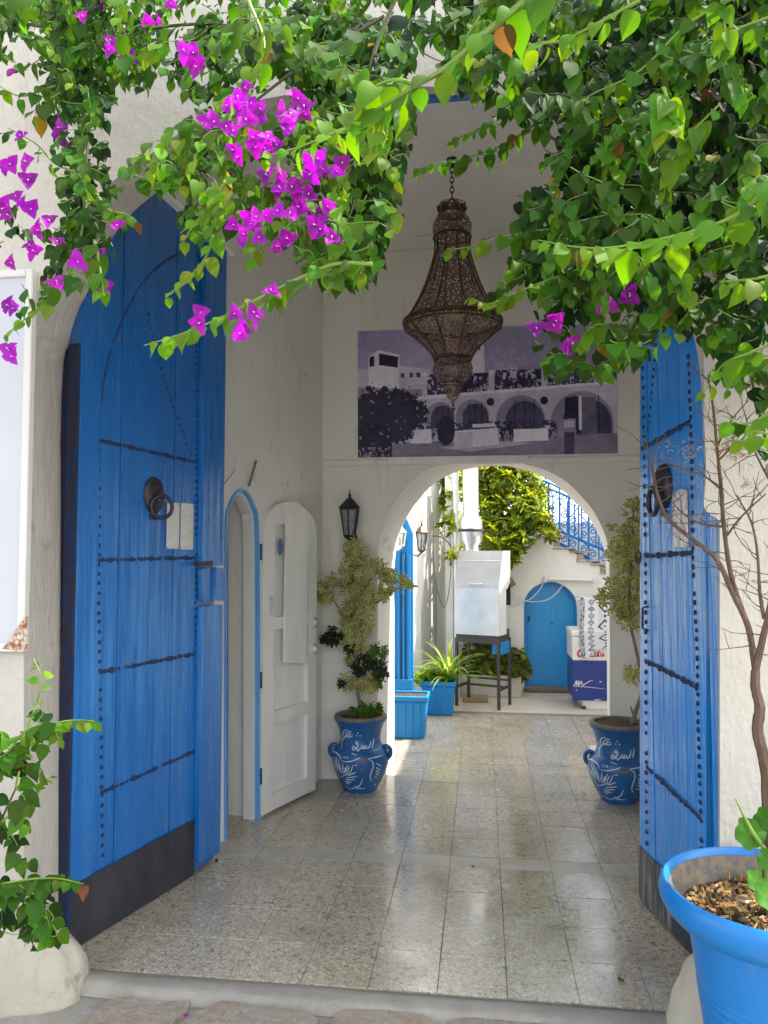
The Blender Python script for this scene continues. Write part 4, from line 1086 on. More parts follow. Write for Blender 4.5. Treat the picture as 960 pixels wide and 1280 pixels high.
def flower(th, P, size, rg, face=None, n=None):
    off = base(th)
    for i in range(n or 1):
        o = bpy.data.objects.new('flower', rg.choice(FM)); col.objects.link(o); o.parent = th
        z_ = Vector((rg.uniform(-.6, .6), -.8, rg.uniform(-.6, .5))); X, Yv, Zv = frame(Vector((rg.uniform(-1, 1), rg.uniform(-.3, .3), rg.uniform(-1, 1))), z_)
        m_ = Matrix((X*size, Yv*size, Zv*size)).transposed().to_4x4(); m_.translation = Vector(P)-off; o.matrix_local = m_
        v = rg.uniform(.6, 1.25); o.color = (.37*v, .012*v+.02*rg.random(), .42*v*rg.uniform(.85, 1.1), 1)
        f_ = bpy.data.objects.new('floret', FLOR); col.objects.link(f_); f_.parent = o

# ------------------------------------------------------------------ variegated little trees in the painted pots
def vleaf(mb, P, d, n, L_, cin, cout):
    X, Yv, Zv = frame(d, n); T = [(0, 0), (.25, .15), (.55, .22), (.82, .14), (1, 0)]
    vs = []; 
    for t, hw in T:
        for s_ in (-1, -.5, .5, 1):
            vs.append(P+X*(hw*s_*L_)+Yv*(t*L_)+Zv*((abs(s_)*hw*.5-.22*t*t)*L_))
    for i in range(len(T)-1):
        for j in range(3):
            mb.cur = cin if j == 1 else cout
            mb.add([vs[4*i+j], vs[4*i+j+1], vs[4*i+5+j], vs[4*i+4+j]], [(0, 1, 2, 3)])
def rosettes(mb, clusters, Y0, dpt, rg, leaf=.042, dens=1.0):
    for (x, y, r, kind) in clusters:
        n = int(dens*r*r*.11)+4
        for _ in range(n):
            while True:
                a = Vector((rg.uniform(-1, 1), rg.uniform(-1, 1), rg.uniform(-1, 1)))
                if a.length < 1: break
            a *= rg.uniform(.8, 1.3)
            c = at(x+a.x*r, y+a.y*r, Y0); c.y += a.z*dpt
            ax = Vector((rg.uniform(-.7, .7), rg.uniform(-1, .3), rg.uniform(.1, 1))).normalized(); b_ = ax.orthogonal().normalized(); b2 = ax.cross(b_)
            m_ = rg.randint(5, 8)
            for k in range(m_):
                an = 6.2832*k/m_+rg.uniform(-.3, .3); d = (b_*math.cos(an)+b2*math.sin(an))+ax*rg.uniform(.0, .5)-Z*.3
                v = rg.uniform(.75, 1.2)
                if kind == 'v': ci, co_ = (.16*v, .20*v, .05*v), (.66*v, .64*v, .30*v)
                elif kind == 'y': ci, co_ = (.24*v, .26*v, .07*v), (.62*v, .57*v, .28*v)
                elif kind == 'd': ci, co_ = (.018*v, .028*v, .016*v), (.03*v, .042*v, .022*v)
                else: ci, co_ = (.05*v, .13*v, .014*v), (.07*v, .17*v, .02*v)
                vleaf(mb, c, d.normalized(), ax+b_*.2, leaf*rg.uniform(.7, 1.2), ci, co_)
def potted_tree(label, loc, clusters, trunk, Y0, seed, leaf=.042, dpt=.09, dens=1.0):
    t = thing('potted_tree', label, 'tree', loc, 'variegated trees in painted pots'); rg = random.Random(seed)
    mb = MB(); rosettes(mb, clusters, Y0, dpt, rg, leaf, dens); mb.cur = None
    part('crown', mb, 'variegated', t, kind='stuff')
    tb = MB()
    for pts, r0, r1 in trunk:
        c = curve([Vector(p) for p in pts], 6); tb.tube(c, [r0+(r1-r0)*i/(len(c)-1) for i in range(len(c))], 7)
    part('trunk', tb, 'grey_bark', t, smooth=True); return t
YP = pl_l.y
k6 = lambda x, y: (380+x/4.27, 600+y/4.27)
cl6 = [(280, 360, 52, 'v'), (270, 440, 85, 'v'), (120, 560, 62, 'v'), (110, 620, 45, 'v'), (280, 550, 95, 'v'), (420, 470, 55, 'v'), (440, 520, 45, 'v'), (435, 610, 52, 'v'), (530, 545, 40, 'v'), (565, 552, 20, 'v'), (300, 650, 85, 'v'), (260, 760, 70, 'v'), (320, 740, 60, 'v'), (330, 600, 60, 'v'),
       (250, 830, 58, 'v'), (135, 810, 30, 'd'), (120, 850, 36, 'd'), (190, 850, 30, 'd'), (250, 700, 60, 'v'), (300, 800, 50, 'v'), (240, 890, 44, 'd'), (300, 890, 34, 'y'), (300, 990, 48, 'd'), (345, 960, 45, 'd'), (385, 930, 55, 'g'), (400, 1000, 48, 'd'), (410, 1050, 40, 'g'), (230, 965, 26, 'y'), (320, 1075, 52, 'y'), (240, 1080, 40, 'y'), (370, 1100, 26, 'y'), (210, 1085, 22, 'd'), (340, 1235, 34, 'g'), (400, 1225, 26, 'g'), (270, 1230, 20, 'g')]
P6 = lambda x, y, dy=0: at(*k6(x, y), YP+dy)
potted_tree('pale variegated bushy tree in the painted pot below the black wall lantern', (P6(300, 1260).x, YP, yz(292)),
            [(*k6(x, y), r/4.27, k) for x, y, r, k in cl6],
            [([P6(305, 1290), P6(300, 1200), P6(285, 1120), P6(290, 1000), P6(275, 880), P6(280, 720), P6(275, 550), P6(280, 380)], .015, .005),
             ([P6(278, 830), P6(190, 690, .02), P6(130, 600, .03)], .007, .003), ([P6(280, 760), P6(350, 680, -.02), P6(430, 630, -.03), P6(540, 550, -.04)], .007, .003), ([P6(285, 1060), P6(350, 1000), P6(400, 940)], .006, .003), ([P6(285, 960), P6(200, 870), P6(120, 830)], .006, .003)], YP, 5)
k7 = lambda x, y: (720+x/2.783, 540+y/2.783)
YR = pl_r.y
cl7 = [(195, 250, 28, 'v'), (200, 300, 36, 'v'), (160, 350, 44, 'v'), (200, 380, 44, 'v'), (140, 420, 40, 'v'), (190, 440, 45, 'v'), (230, 400, 40, 'v'), (170, 500, 48, 'v'), (210, 520, 45, 'v'), (130, 550, 48, 'v'), (100, 570, 30, 'v'), (180, 590, 50, 'v'), (150, 620, 38, 'v'), (210, 610, 34, 'v'), (165, 660, 26, 'v'), (205, 660, 24, 'v'), (250, 480, 50, 'v'), (205, 830, 22, 'y'), (190, 855, 16, 'y'), (235, 820, 20, 'v')]
P7 = lambda x, y, dy=0: at(*k7(x, y), YR+dy)
potted_tree('slender variegated tree on a bent bare stem beside the bright blue gate leaf', (P7(200, 1005).x, YR, yz(292)),
            [(*k7(x, y), r/2.783, k) for x, y, r, k in cl7],
            [([P7(195, 1015), P7(208, 970), P7(230, 900), P7(222, 820), P7(205, 740), P7(188, 660), P7(185, 560), P7(195, 420), P7(200, 260)], .016, .005), ([P7(188, 650), P7(140, 570)], .006, .003), ([P7(228, 880), P7(205, 835)], .004, .002), ([P7(200, 985), P7(190, 955)], .008, .005)], YR, 9, dpt=.10, dens=.62)

# ------------------------------------------------------------------ courtyard
YC = 9.25
# left wall of the courtyard, lit by the sun, with a grey cement strip
LWA, LWB = at(505, 800, 8.0), at(558, 800, 9.1); LWA.z = LWB.z = 0
lwd = (LWB-LWA).normalized(); lwn = Vector((lwd.y, -lwd.x, 0))
def wq(d_): return [LWA-lwd*.8-lwn*d_-Z*.01, LWB-lwn*d_-Z*.01, LWB-lwn*d_+Z*4, LWA-lwd*.8-lwn*d_+Z*4]
lw = thing('courtyard_wall', 'bright white courtyard wall at the left seen through the arch with a grey cement streak', 'wall', (-1.2, 9.0, 0))
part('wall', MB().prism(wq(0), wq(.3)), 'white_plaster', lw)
k5 = lambda x, y: (480+x/4.13, 620+y/4.13)
ws = [onp(*k5(x, y), LWA+lwn*.02, lwn) for x, y in ((205, 865), (200, 600), (210, 500), (228, 330), (234, 0), (246, 0), (252, 330), (272, 450), (275, 600), (272, 865))]
part('cement_strip', MB().prism(ws, [p-lwn*.0195 for p in ws]), 'grey_plaster', lw, bevel=.004)
# grey pillar with creeper trunks
pr = thing('courtyard_pillar', 'pale grey square pillar between the white wall and the steel chimney', 'pillar', (at(566, 860, 8.75).x, 8.75, 0))
x0, x1 = at(557, 800, 8.7).x, at(574, 800, 8.7).x
part('shaft', MB().box((x0, 8.7, -.01), (x1, 8.9, 3.6)), 'white_plaster', pr, bevel=.012)
dp_ = MB().tube([at(570, 860, 8.62), at(570, 700, 8.62), at(569, 560, 8.62)], .035, 10); part('drain_pipe', dp_, 'galvanised', pr, smooth=True)
# stair wall with the small blue door
k4 = lambda x, y: (660+x/8, 580+y/8)
k6b = lambda x, y: (640+x/6, 700+y/6)
top = [(560, 672), (676, 672), (690, 673), (691, 686.5), (711, 687.5), (712, 691), (720, 692), (721, 702), (738, 702.5), (749, 707), (750, 717), (760, 718), (761, 728), (775, 730), (776, 742), (800, 745), (801, 757), (830, 760)]
ddp = [(655.5, 866), (655, 800), (655, 757), (658, 745), (665, 736), (675, 730), (687, 727.5), (698, 729), (709, 735), (717, 744), (721, 757), (722, 800), (722, 866)]
dw = [at(x, y, YC) for x, y in ddp]; dw[0].z = dw[-1].z = -.02; dw = [dw[0]]+curve(dw[1:-1], 3)+[dw[-1]]
tw = [at(x, y, YC) for x, y in top]
so_ = [Vector((-.6, YC, -.02))]+dw+[Vector((tw[-1].x, YC, -.02))]+list(reversed(tw))
so_[-1] = Vector((-.6, YC, tw[0].z))
sw = thing('stair_wall', 'white stepped stair wall with a small round topped blue doorway', 'wall', (.5, YC, 0))
part('wall', MB().prism(so_, [p+Vector((0, .28, 0)) for p in so_]), 'white_plaster', sw)
for (xa, xb, y) in ((676, 711, 672), (691, 720, 686.5), (712, 738, 691), (721, 750, 702), (738, 760, 706.5), (750, 775, 717.5), (761, 801, 729)):
    a, b = at(xa, y, YC-.03), at(xb, y+1, YC-.03)
    part('step_tread', MB().box((a.x, YC-.03, a.z-.002), (b.x, YC+1.0, a.z+.024)), 'stair_tile', sw, bevel=.004)
for (x, ya, yb) in ((691, 674, 686), (721, 692, 702), (750, 707, 717)):
    a, b = at(x, ya, YC), at(x+9, yb, YC)
    part('step_riser', MB().box((a.x+.002, YC-.006, b.z+.025), (b.x, YC+.02, a.z-.004)), 'stair_tile', sw)
db = MB(); ddoor = [p+Vector((0, .10, 0)) for p in dw]; db.prism(ddoor, [p+Vector((0, .05, 0)) for p in ddoor])
dd_ = thing('courtyard_door', 'small plain blue round topped door in the white stair wall', 'door', (dw[0].x, YC+.1, 0))
part('door_leaf', db, 'flat_blue', dd_)
fr2 = MB(); 
for a, b in zip(dw, dw[1:]):
    ca = Vector((at(688, 790, YC).x, 0, 0))
    ia, ib = [Vector((p.x+(.045 if p.x < ca.x else -.02), p.y, p.z-(.02 if p.z > 1.1 else 0))) for p in (a, b)]
    fr2.hexa([a+Vector((0, .03, 0)), b+Vector((0, .03, 0)), ib+Vector((0, .03, 0)), ia+Vector((0, .03, 0))], [a+Vector((0, .099, 0)), b+Vector((0, .099, 0)), ib+Vector((0, .099, 0)), ia+Vector((0, .099, 0))])
part('door_frame', fr2, 'plastic_blue', dd_)
p = at(690, 779, YC+.09); part('keyhole', MB().dome(p, (0, -1, 0), .012, .5, 8), 'stud_iron', dd_)
part('latch', MB().box((at(660, 773, YC).x, YC+.07, at(660, 777, YC).z), (at(663, 773, YC).x, YC+.098, at(660, 771, YC).z)), 'stud_iron', dd_)
sl_ = MB(); rs_ = random.Random(5)
a, b = at(655, 866, YC-.04), at(722, 866, YC-.04)
solo('door_sill', MB().box((a.x, YC-.05, -.003), (b.x, YC+.12, .055)), 'grey_bark', 'dark crumbling stone sill under the small blue courtyard door', 'door sill', loc=(a.x, YC, 0), bevel=.012)
# railing of wrought scrolls up the stair
YRl = YC+.05
rl = thing('stair_railing', 'bright blue wrought iron railing with scrolls climbing the white stair', 'railing', at(690, 673, YRl))
r4 = lambda x, y, dy=0: at(*k4(x, y), YRl+dy)
def bar(nm, pts, r, n=5): return part(nm, MB().tube(pts, r, n), 'blue_iron', rl)
bot = lambda x: 745+(x-205)*.475
tpy = lambda x: 190+(x-205)*.50 if x < 420 else 297+(x-420)*.62
bar('top_rail', curve([r4(60, 150), r4(205, 186), r4(420, 297), r4(600, 410), r4(760, 520), r4(900, 620)]), .016)
bar('bottom_rail', [r4(205, 745), r4(420, 850), r4(620, 955), r4(690, 985), r4(755, 1035), r4(900, 1110)], .024)
posts = [205, 312, 408, 505, 605, 708, 800]
for i, x in enumerate(posts): bar('baluster', [r4(x, tpy(x)), r4(x, bot(x))], .016 if i in (0, 2, 4) else .011)
def spiral(cx, cy, r, a0, turns, sgn): return [(cx+r*(1-.75*t)*math.cos(a0+sgn*turns*6.283*t), cy+r*(1-.75*t)*math.sin(a0+sgn*turns*6.283*t)) for t in [i/22 for i in range(23)]]
for i, (xa, xb) in enumerate(zip(posts, posts[1:])):
    xm = (xa+xb)/2; t0, b0_ = tpy(xm), bot(xm); H_ = b0_-t0
    for fx, fy, a0, sg in ((.5, .14, 1.2, 1), (.5, .44, -1.2, -1), (.5, .60, 1.2, 1), (.5, .88, -1.2, -1)):
        c_ = (xm+(6 if i % 2 else -6), t0+H_*fy)
        bar('scroll', [r4(*q_) for q_ in spiral(c_[0], c_[1], 36, a0 if i % 2 else math.pi-a0, 1.4, sg if i % 2 else -sg)], .007, 4)
    bar('brace', [r4(xa+8, t0+H_*(.22 if i % 2 else .40)), r4(xb-8, t0+H_*(.40 if i % 2 else .22))], .007, 4)
    bar('brace', [r4(xa+8, t0+H_*(.66 if i % 2 else .84)), r4(xb-8, t0+H_*(.84 if i % 2 else .66))], .007, 4)
# upper flight: second railing further back
r2 = thing('stair_railing', 'pale blue upper flight of iron railing behind the tree leaves', 'railing', at(670, 650, 10.3))
mk = lambda nm, pts, r: part(nm, MB().tube(pts, r, 5), 'blue_iron', r2)
mk('top_rail', [at(560, 560, 10.3), at(690, 612, 10.3), at(735, 632, 10.3), at(800, 665, 10.3)], .018); mk('bottom_rail', [at(560, 600, 10.3), at(670, 640, 10.3), at(690, 660, 10.3), at(760, 690, 10.3)], .02)
for x in range(610, 770, 9): mk('baluster', [at(x, 580+(x-610)*.47, 10.3), at(x, 620+(x-610)*.46, 10.3)], .010)
solo('upper_wall', MB().box((-4, 10.6, -.01), (6, 10.9, 2.05)), 'white_plaster', 'white wall behind the stair half hidden by the tree and railing', 'wall', loc=(0, 10.6, 0))
# unseen right side wall of the courtyard, made tall to shade its floor
solo('unseen_courtyard_side_wall', MB().box((2.05, YV+.002, -.01), (2.35, 12.2, 4.0)), 'white_plaster', 'unseen tall white side wall shading the courtyard beside the drinks cooler', 'wall', loc=(2.05, 7, 0))
# tube light and cables
a, b = at(683, 724, YC-.04), at(740, 725.5, YC-.04)
tl = thing('tube_light', 'long thin tube light on the wall above the small blue courtyard door', 'lamp', a)
part('tube', MB().tube([a, b], .022, 10), 'tube_white', tl, smooth=True)
part('holder', MB().box((b.x, YC-.07, b.z-.03), (b.x+.03, YC-.001, b.z+.03)), 'tube_white', tl, bevel=.004); part('holder', MB().box((a.x-.03, YC-.07, a.z-.03), (a.x, YC-.001, a.z+.03)), 'tube_white', tl, bevel=.004)
def cable(label, pts, Y, r=.006, mat='cable_white', nm='cable'):
    c = curve([at(x, y, Y) for x, y in pts], 8); return solo(nm, MB().tube(c, r, 5), mat, label, 'cable', loc=c[0], smooth=True)
cable('thin white cable drooping from the tube light across the blue courtyard door', [(704, 730), (697, 740), (686, 749), (672, 752), (657, 751), (640, 742), (632, 738)], YC-.05)
cable('thin white cable looping down at the left of the blue courtyard door', [(681, 726), (674, 738), (664, 748), (655, 752), (640, 757)], YC-.03)
cable('dark cable sagging from the pillar in front of the white courtyard wall', [(541, 670), (550, 671), (560, 678), (566, 690)], 8.6, .006, 'dark_steel')
cable('grey cable looping low against the white wall beside the grey streak', [(541, 640), (542, 700), (546, 735), (553, 757), (557, 757), (561, 740), (564, 700), (560, 640)], 8.62, .005, 'grey_bark')
# folded blue shutter leaf at the left with mouldings
YS = 7.55
bs = thing('folded_shutter', 'tall blue panelled shutter leaf folded back beside the left planters', 'shutter', (at(505, 900, YS).x, YS, 0))
xs = [at(x, 800, YS).x for x in (478, 497, 501.5, 508, 516.5)]
tops = [(478, 690), (497, 688), (502, 686), (510, 640), (517, 700)]
for i in range(4):
    yo = [.02, -.015, .02, -.02][i]; zt = at(500, [688, 686, 640, 648][i], YS).z
    part('panel', MB().prism([(xs[i]+.003, YS+yo, .02), (xs[i+1]-.003, YS+yo, .02), (xs[i+1]-.003, YS+yo, zt+(-.15 if i == 3 else 0)), (xs[i]+.003, YS+yo, zt-(.15 if i == 2 else 0))], [(xs[i]+.003, YS+.10, .02), (xs[i+1]-.003, YS+.10, .02), (xs[i+1]-.003, YS+.10, zt+(-.15 if i == 3 else 0)), (xs[i]+.003, YS+.10, zt-(.15 if i == 2 else 0))]), 'plastic_blue', bs, bevel=.012, seg=2)
for x in (499, 505, 512): part('bead', MB().tube([(at(x, 800, YS).x, YS-.022, .02), (at(x, 800, YS).x, YS-.022, at(x, 692, YS).z)], .014, 8), 'plastic_blue', bs, smooth=True)
part('cross_rail', MB().box((xs[0], YS-.04, .30), (xs[4], YS-.021, .40)), 'plastic_blue', bs, bevel=.006)
p = onp(527, 690, LWA+lwn*.14, lwn); coach(p, at(527, 655, p.y).z-p.z+.02, 'bronze coach lantern on a curled bracket beside the blue shutter', 'brass_solid', tuple(-lwn*.139), 'coach lanterns on the walls')
p = at(502, 684, 7.3); coach(p, .22, 'pale lantern peeping out behind the left jamb of the arch', 'white_enamel', (-.12, .05, 0), 'coach lanterns on the walls')
# blue planters
def planter(label, x0, x1, y0, y1, h, soil=True):
    t = thing('blue_planter', label, 'planter', ((x0+x1)/2, (y0+y1)/2, 0), 'blue box planters'); k = .06; k2 = .035
    mb = MB(); mb.hexa([(x0+k*.6, y0+k*.5, 0), (x1-k*.6, y0+k*.5, 0), (x1-k*.6, y1-k*.5, 0), (x0+k*.6, y1-k*.5, 0)], [(x0+.012, y0+.012, h-.045), (x1-.012, y0+.012, h-.045), (x1-.012, y1-.012, h-.045), (x0+.012, y1-.012, h-.045)])
    part('box', mb, 'plastic_blue', t, bevel=.018, seg=2)
    rm_ = MB()
    for lo, hi in (((x0, y0, h-.0449), (x1, y0+.022, h)), ((x0, y1-.022, h-.0449), (x1, y1, h)), ((x0, y0+.0221, h-.0449), (x0+.022, y1-.0221, h)), ((x1-.022, y0+.0221, h-.0449), (x1, y1-.0221, h))): rm_.box(lo, hi)
    part('rim', rm_, 'plastic_blue', t, bevel=.005)
    part('soil', MB().box((x0+.0225, y0+.0225, h-.0445), (x1-.0225, y1-.0225, h-.02)), 'soil', t)
    n = max(2, int((x1-x0)/.09))
    for i in range(n):
        xc = x0+.05+(x1-x0-.1)*(i+.5)/n; part('rib', MB().hexa([(xc-.010, y0+k*.5-.010, .03), (xc+.010, y0+k*.5-.010, .03), (xc+.010, y0+k*.5+.02, .03), (xc-.010, y0+k*.5+.02, .03)], [(xc-.014, y0+.004, h-.06), (xc+.014, y0+.004, h-.06), (xc+.014, y0+.03, h-.06), (xc-.014, y0+.03, h-.06)]), 'plastic_blue', t, bevel=.004)
    return t
g1, g2 = gnd(535, 926), gnd(570, 896)
planter('empty scuffed blue box planter close to the arch', g1.x-.36, g1.x, g1.y, g1.y+.30, at(520, 871, g1.y).z)
planter('blue box planter holding a spiky plant and light green herbs', gnd(524, 896).x, g2.x, g2.y, g2.y+.36, at(545, 852.5, g2.y).z)
# spider plant and herbs in the second planter
zpl = at(545, 852.5, g2.y).z-.02
def strap_plant(name, label, cat, c, n, ln, rg, cols, wd=.012):
    t = thing(name, label, cat, c); mb = MB()
    for _ in range(n):
        a = rg.uniform(0, 6.283); el = rg.uniform(.5, 1.45); L_ = ln*rg.uniform(.6, 1.1); d = Vector((math.cos(a)*math.cos(el), math.sin(a)*math.cos(el), math.sin(el))); p = Vector(c)+Vector((rg.uniform(-.03, .03), rg.uniform(-.03, .03), 0))
        side = d.cross(Z).normalized(); vs = []
        for i in range(7):
            s_ = i/6; ww = wd*math.sin(math.pi*min(1, .15+s_*.85))+.001
            vs += [p-side*ww, p+Z*.003, p+side*ww]; p = p+d*(L_/6); d = (d-Z*.20*(1+s_)).normalized()
        v = rg.uniform(.8, 1.2); mb.cur = tuple(x*v for x in rg.choice(cols))
        mb.add(vs, [(3*i+k, 3*i+k+1, 3*i+k+4, 3*i+k+3) for i in range(6) for k in range(2)])
    mb.cur = None; part('leaf_blades', mb, 'leaf_mass', t, kind='stuff', smooth=True); return t
c = at(560, 850, g2.y+.14); strap_plant('spider_plant', 'spiky arching spider plant in the blue planter beside the steel grill', 'plant', (c.x, c.y, zpl), 70, .52, random.Random(2), [(.20, .30, .03), (.33, .40, .10), (.10, .20, .02)])
def bushy(name, label, cat, c, boxes, rg, sz_, cols, mat='leaf_mass', n=200, stem=True):
    t = thing(name, label, cat, c); mb = MB(); st = MB()
    for (x, y, z, rx_, ry_, rz_, m_) in boxes:
        for _ in range(m_):
            while True:
                a = Vector((rg.uniform(-1, 1), rg.uniform(-1, 1), rg.uniform(-1, 1)))
                if a.length < 1: break
            P = Vector((x+a.x*rx_, y+a.y*ry_, z+a.z*rz_)); v = rg.uniform(.75, 1.25); cc = rg.choice(cols)
            d = Vector((rg.uniform(-1, 1), rg.uniform(-1, .6), rg.uniform(-.9, .5))); vs, fs = LV[rg.randrange(4)]; X, Yv, Zv = frame(d, Vector((rg.uniform(-.5, .5), -.5, .8))); k = sz_*rg.uniform(.7, 1.25)
            mb.cur = tuple(q_*v for q_ in cc); mb.add([P+X*w_.x*k+Yv*w_.y*k+Zv*w_.z*k for w_ in vs], fs)
            if _ % 6 == 0: st.tube([(c[0]+(P.x-c[0])*.3, c[1]+(P.y-c[1])*.3, c[2]), (c[0]+(P.x-c[0])*.7, c[1]+(P.y-c[1])*.7, (c[2]+P.z)/2), P], .003, 4)
    mb.cur = None; part('foliage', mb, mat, t, kind='stuff', smooth=True)
    if st.f: part('stem', st, 'green_stem', t, kind='stuff')
    return t
cx_ = (gnd(524, 896).x+at(545, 850, g2.y).x)/2+.02
bushy('herb_plant', 'low light green leafy herbs at the left of the blue planter', 'plant', (cx_, g2.y+.15, zpl), [(cx_, g2.y+.15, zpl+.06, .14, .13, .09, 300), (cx_-.08, g2.y+.1, zpl+.03, .10, .1, .07, 100)], random.Random(4), .045, [(.20, .33, .03), (.12, .25, .02), (.28, .40, .05)])
# low white planter trough with plants
YT = 8.85
tr_ = thing('white_trough', 'low whitewashed planter trough behind the steel grill legs', 'planter', (at(620, 870, YT).x, YT, 0))
xa, xb = at(575, 870, YT).x, at(652, 870, YT).x; zt = at(640, 845, YT).z
for nm, lo, hi in (('front_wall', (xa, YT, -.004), (xb, YT+.05, zt)), ('side_wall', (xb-.05, YT+.0505, -.004), (xb, 9.245, zt)), ('side_wall', (xa, YT+.0505, -.004), (xa+.05, 9.245, zt))): part(nm, MB().box(lo, hi), 'rough_plaster', tr_, bevel=.01)
part('soil', MB().box((xa+.0505, YT+.0505, .0), (xb-.0505, 9.24, zt-.04)), 'soil', tr_)
xm = (xa+xb)/2
bushy('trough_plant', 'mixed green leafy plants growing in the white trough', 'plant', (xm, 9.0, zt-.05), [(xm-.05, 9.02, zt+.20, .34, .14, .26, 420), (xb-.06, 8.95, zt+.12, .16, .14, .22, 170), (xm+.1, 8.92, zt+.06, .3, .08, .1, 150)], random.Random(8), .075, [(.07, .14, .015), (.15, .24, .02), (.26, .33, .04), (.10, .12, .03), (.20, .14, .06)])
# the big tree behind
def courtyard_tree():
    t = thing('leafy_tree', 'sunlit leafy tree rising behind the steel chimney in the courtyard', 'tree', (at(606, 850, 9.02).x, 9.05, zt-.05)); rg = random.Random(11)
    mb = MB(); cl_ = []
    for (x, y, r, Y0) in ((565, 600, 18, 9.0), (560, 625, 14, 8.9), (566, 655, 14, 8.8), (570, 692, 10, 8.7), (615, 600, 30, 9.3), (650, 600, 26, 9.3), (640, 630, 30, 9.2), (660, 640, 26, 9.1), (612, 640, 24, 9.2), (625, 670, 26, 9.0), (650, 670, 20, 9.0), (600, 615, 24, 9.4), (675, 650, 16, 9.1), (640, 690, 14, 9.0), (672, 618, 14, 9.3), (685, 665, 9, 9.0), (590, 570, 36, 9.4), (640, 560, 44, 9.5), (560, 560, 36, 9.2), (600, 520, 60, 9.6), (670, 540, 50, 9.6), (550, 500, 50, 9.5), (705, 570, 30, 9.7)):
        n = int(r*r*.17)+6
        for _ in range(n):
            while True:
                a = Vector((rg.uniform(-1, 1), rg.uniform(-1, 1), rg.uniform(-1, 1)))
                if a.length < 1: break
            c_ = at(x+a.x*r, y+a.y*r, Y0); c_.y += a.z*.3
            if c_.y > YC-.08 and c_.z < 1.75: c_.y = YC-.09-rg.random()*.12
            ax = Vector((rg.uniform(-.7, .7), rg.uniform(-.9, .3), rg.uniform(.2, 1))).normalized(); b_ = ax.orthogonal().normalized(); b2 = ax.cross(b_)
            v = rg.uniform(.7, 1.25); cc = rg.choice([(.07, .12, .012), (.16, .23, .018), (.27, .34, .025), (.40, .43, .04)])
            for k in range(rg.randint(4, 7)):
                an = rg.uniform(0, 6.283); d = (b_*math.cos(an)+b2*math.sin(an)+ax*.35-Z*.25).normalized(); X, Yv, Zv = frame(d, ax); L_ = .105*rg.uniform(.7, 1.15); mb.cur = tuple(q_*v*rg.uniform(.9, 1.1) for q_ in cc)
                T = ((0, 0), (.35, .13), (.7, .14), (1, 0)); vs = [c_, c_+X*.14*L_+Yv*.4*L_+Zv*.03*L_, c_+X*.15*L_+Yv*.7*L_, c_+Yv*L_-Zv*.15*L_, c_-X*.15*L_+Yv*.7*L_, c_-X*.14*L_+Yv*.4*L_+Zv*.03*L_]
                mb.add(vs, [(0, 1, 2, 3), (0, 3, 4, 5)])
    mb.cur = None; part('crown', mb, 'leaf_mass', t, kind='stuff')
    tb = MB(); f = lambda pts, r0, r1: tb.tube(curve(pts, 6), [r0+(r1-r0)*i/((len(pts)-1)*6) for i in range((len(pts)-1)*6+1)], 8)
    f([at(598, 850, 9.03), at(600, 815, 9.03), at(612, 790, 9.05), at(622, 740, 9.1), at(625, 680, 9.12), at(628, 600, 9.3), at(625, 540, 9.5)], .055, .02)
    f([at(604, 830, 9.02), at(590, 790, 9.0), at(580, 740, 9.0), at(572, 680, 8.9), at(562, 600, 8.95)], .022, .01)
    for q_ in (((626, 670), (650, 640), (668, 620)), ((625, 660), (605, 620), (600, 580)), ((627, 640), (648, 605), (655, 560))): f([at(x, y, 9.2) for x, y in q_], .018, .006)
    part('trunk', tb, 'bark', t, smooth=True)
courtyard_tree()
# rock pieces of the trough and a plank on the ground
solo('cardboard_sheet', MB().box((at(578, 876, 8.5).x, 8.5, -.003), (at(610, 876, 8.5).x, 8.78, .035)), 'wood_raw', 'flat tan board lying on the ground under the steel grill', 'board', loc=(-.1, 8.6, 0), bevel=.004)
wb = MB(); p = at(636, 730, 9.1); ob(wb, p, Vector((.8, 0, .5)).normalized(), Vector((-.5, 0, .8)).normalized(), Vector((0, 1, 0)), (-.07, -.05, -.02), (.07, .05, .145))
solo('wood_block', wb, 'wood_raw', 'small brown wooden block fixed to the stair wall beside the grill hood', 'wood block', loc=p, bevel=.004)

# ------------------------------------------------------------------ steel grill with its flue
YG = 8.11; YGb = 8.47
gx0, gx1 = at(563, 800, YG).x, at(624, 800, YG).x
gz = lambda y: at(600, y, YG).z
gr = thing('steel_grill', 'steel barbecue hood on tall dark legs with a round chimney', 'grill', ((gx0+gx1)/2, 8.3, 0))
zt0, z795, z735, z688 = gz(800), gz(795), gz(735), gz(688.5)
def prm(nm, pts, mat, y0=None, **k):
    return part(nm, MB().prism(pts[0], pts[1]), mat, gr, **k)
xi = gx0+.012; xt0, xt1 = at(570, 700, YG).x, at(629, 700, YG).x
F = [Vector((gx0, YG, z795)), Vector((gx1, YG, z795)), Vector((gx1, YG, z735)), Vector((gx0, YG, z735))]
part('front_panel', MB().prism(F, [p+Vector((0, .012, 0)) for p in F]), 'steel', gr, bevel=.003)
U = [Vector((gx0, YG-.006, z735+.001)), Vector((gx1, YG-.006, z735+.001)), Vector((gx1, YG+.13, z688)), Vector((gx0, YG+.13, z688))]
part('hood_front', MB().prism(U, [p+Vector((0, .016, 0)) for p in U]), 'hood_sheet', gr, bevel=.003)
part('hood_seam', MB().tube([U[0].lerp(U[3], .72)+Vector((0.005, -.002, 0)), U[1].lerp(U[2], .72)+Vector((-.005, -.002, 0))], .004, 5), 'steel', gr)
rv = MB()
for i in range(9):
    t = (i+.5)/9
    for a_, b_, n_ in ((F[0], F[1], .035), (F[3], F[2], -.03)): rv.dome(a_.lerp(b_, t)+Vector((0, -.0003, n_)), (0, -1, 0), .006, .5, 6)
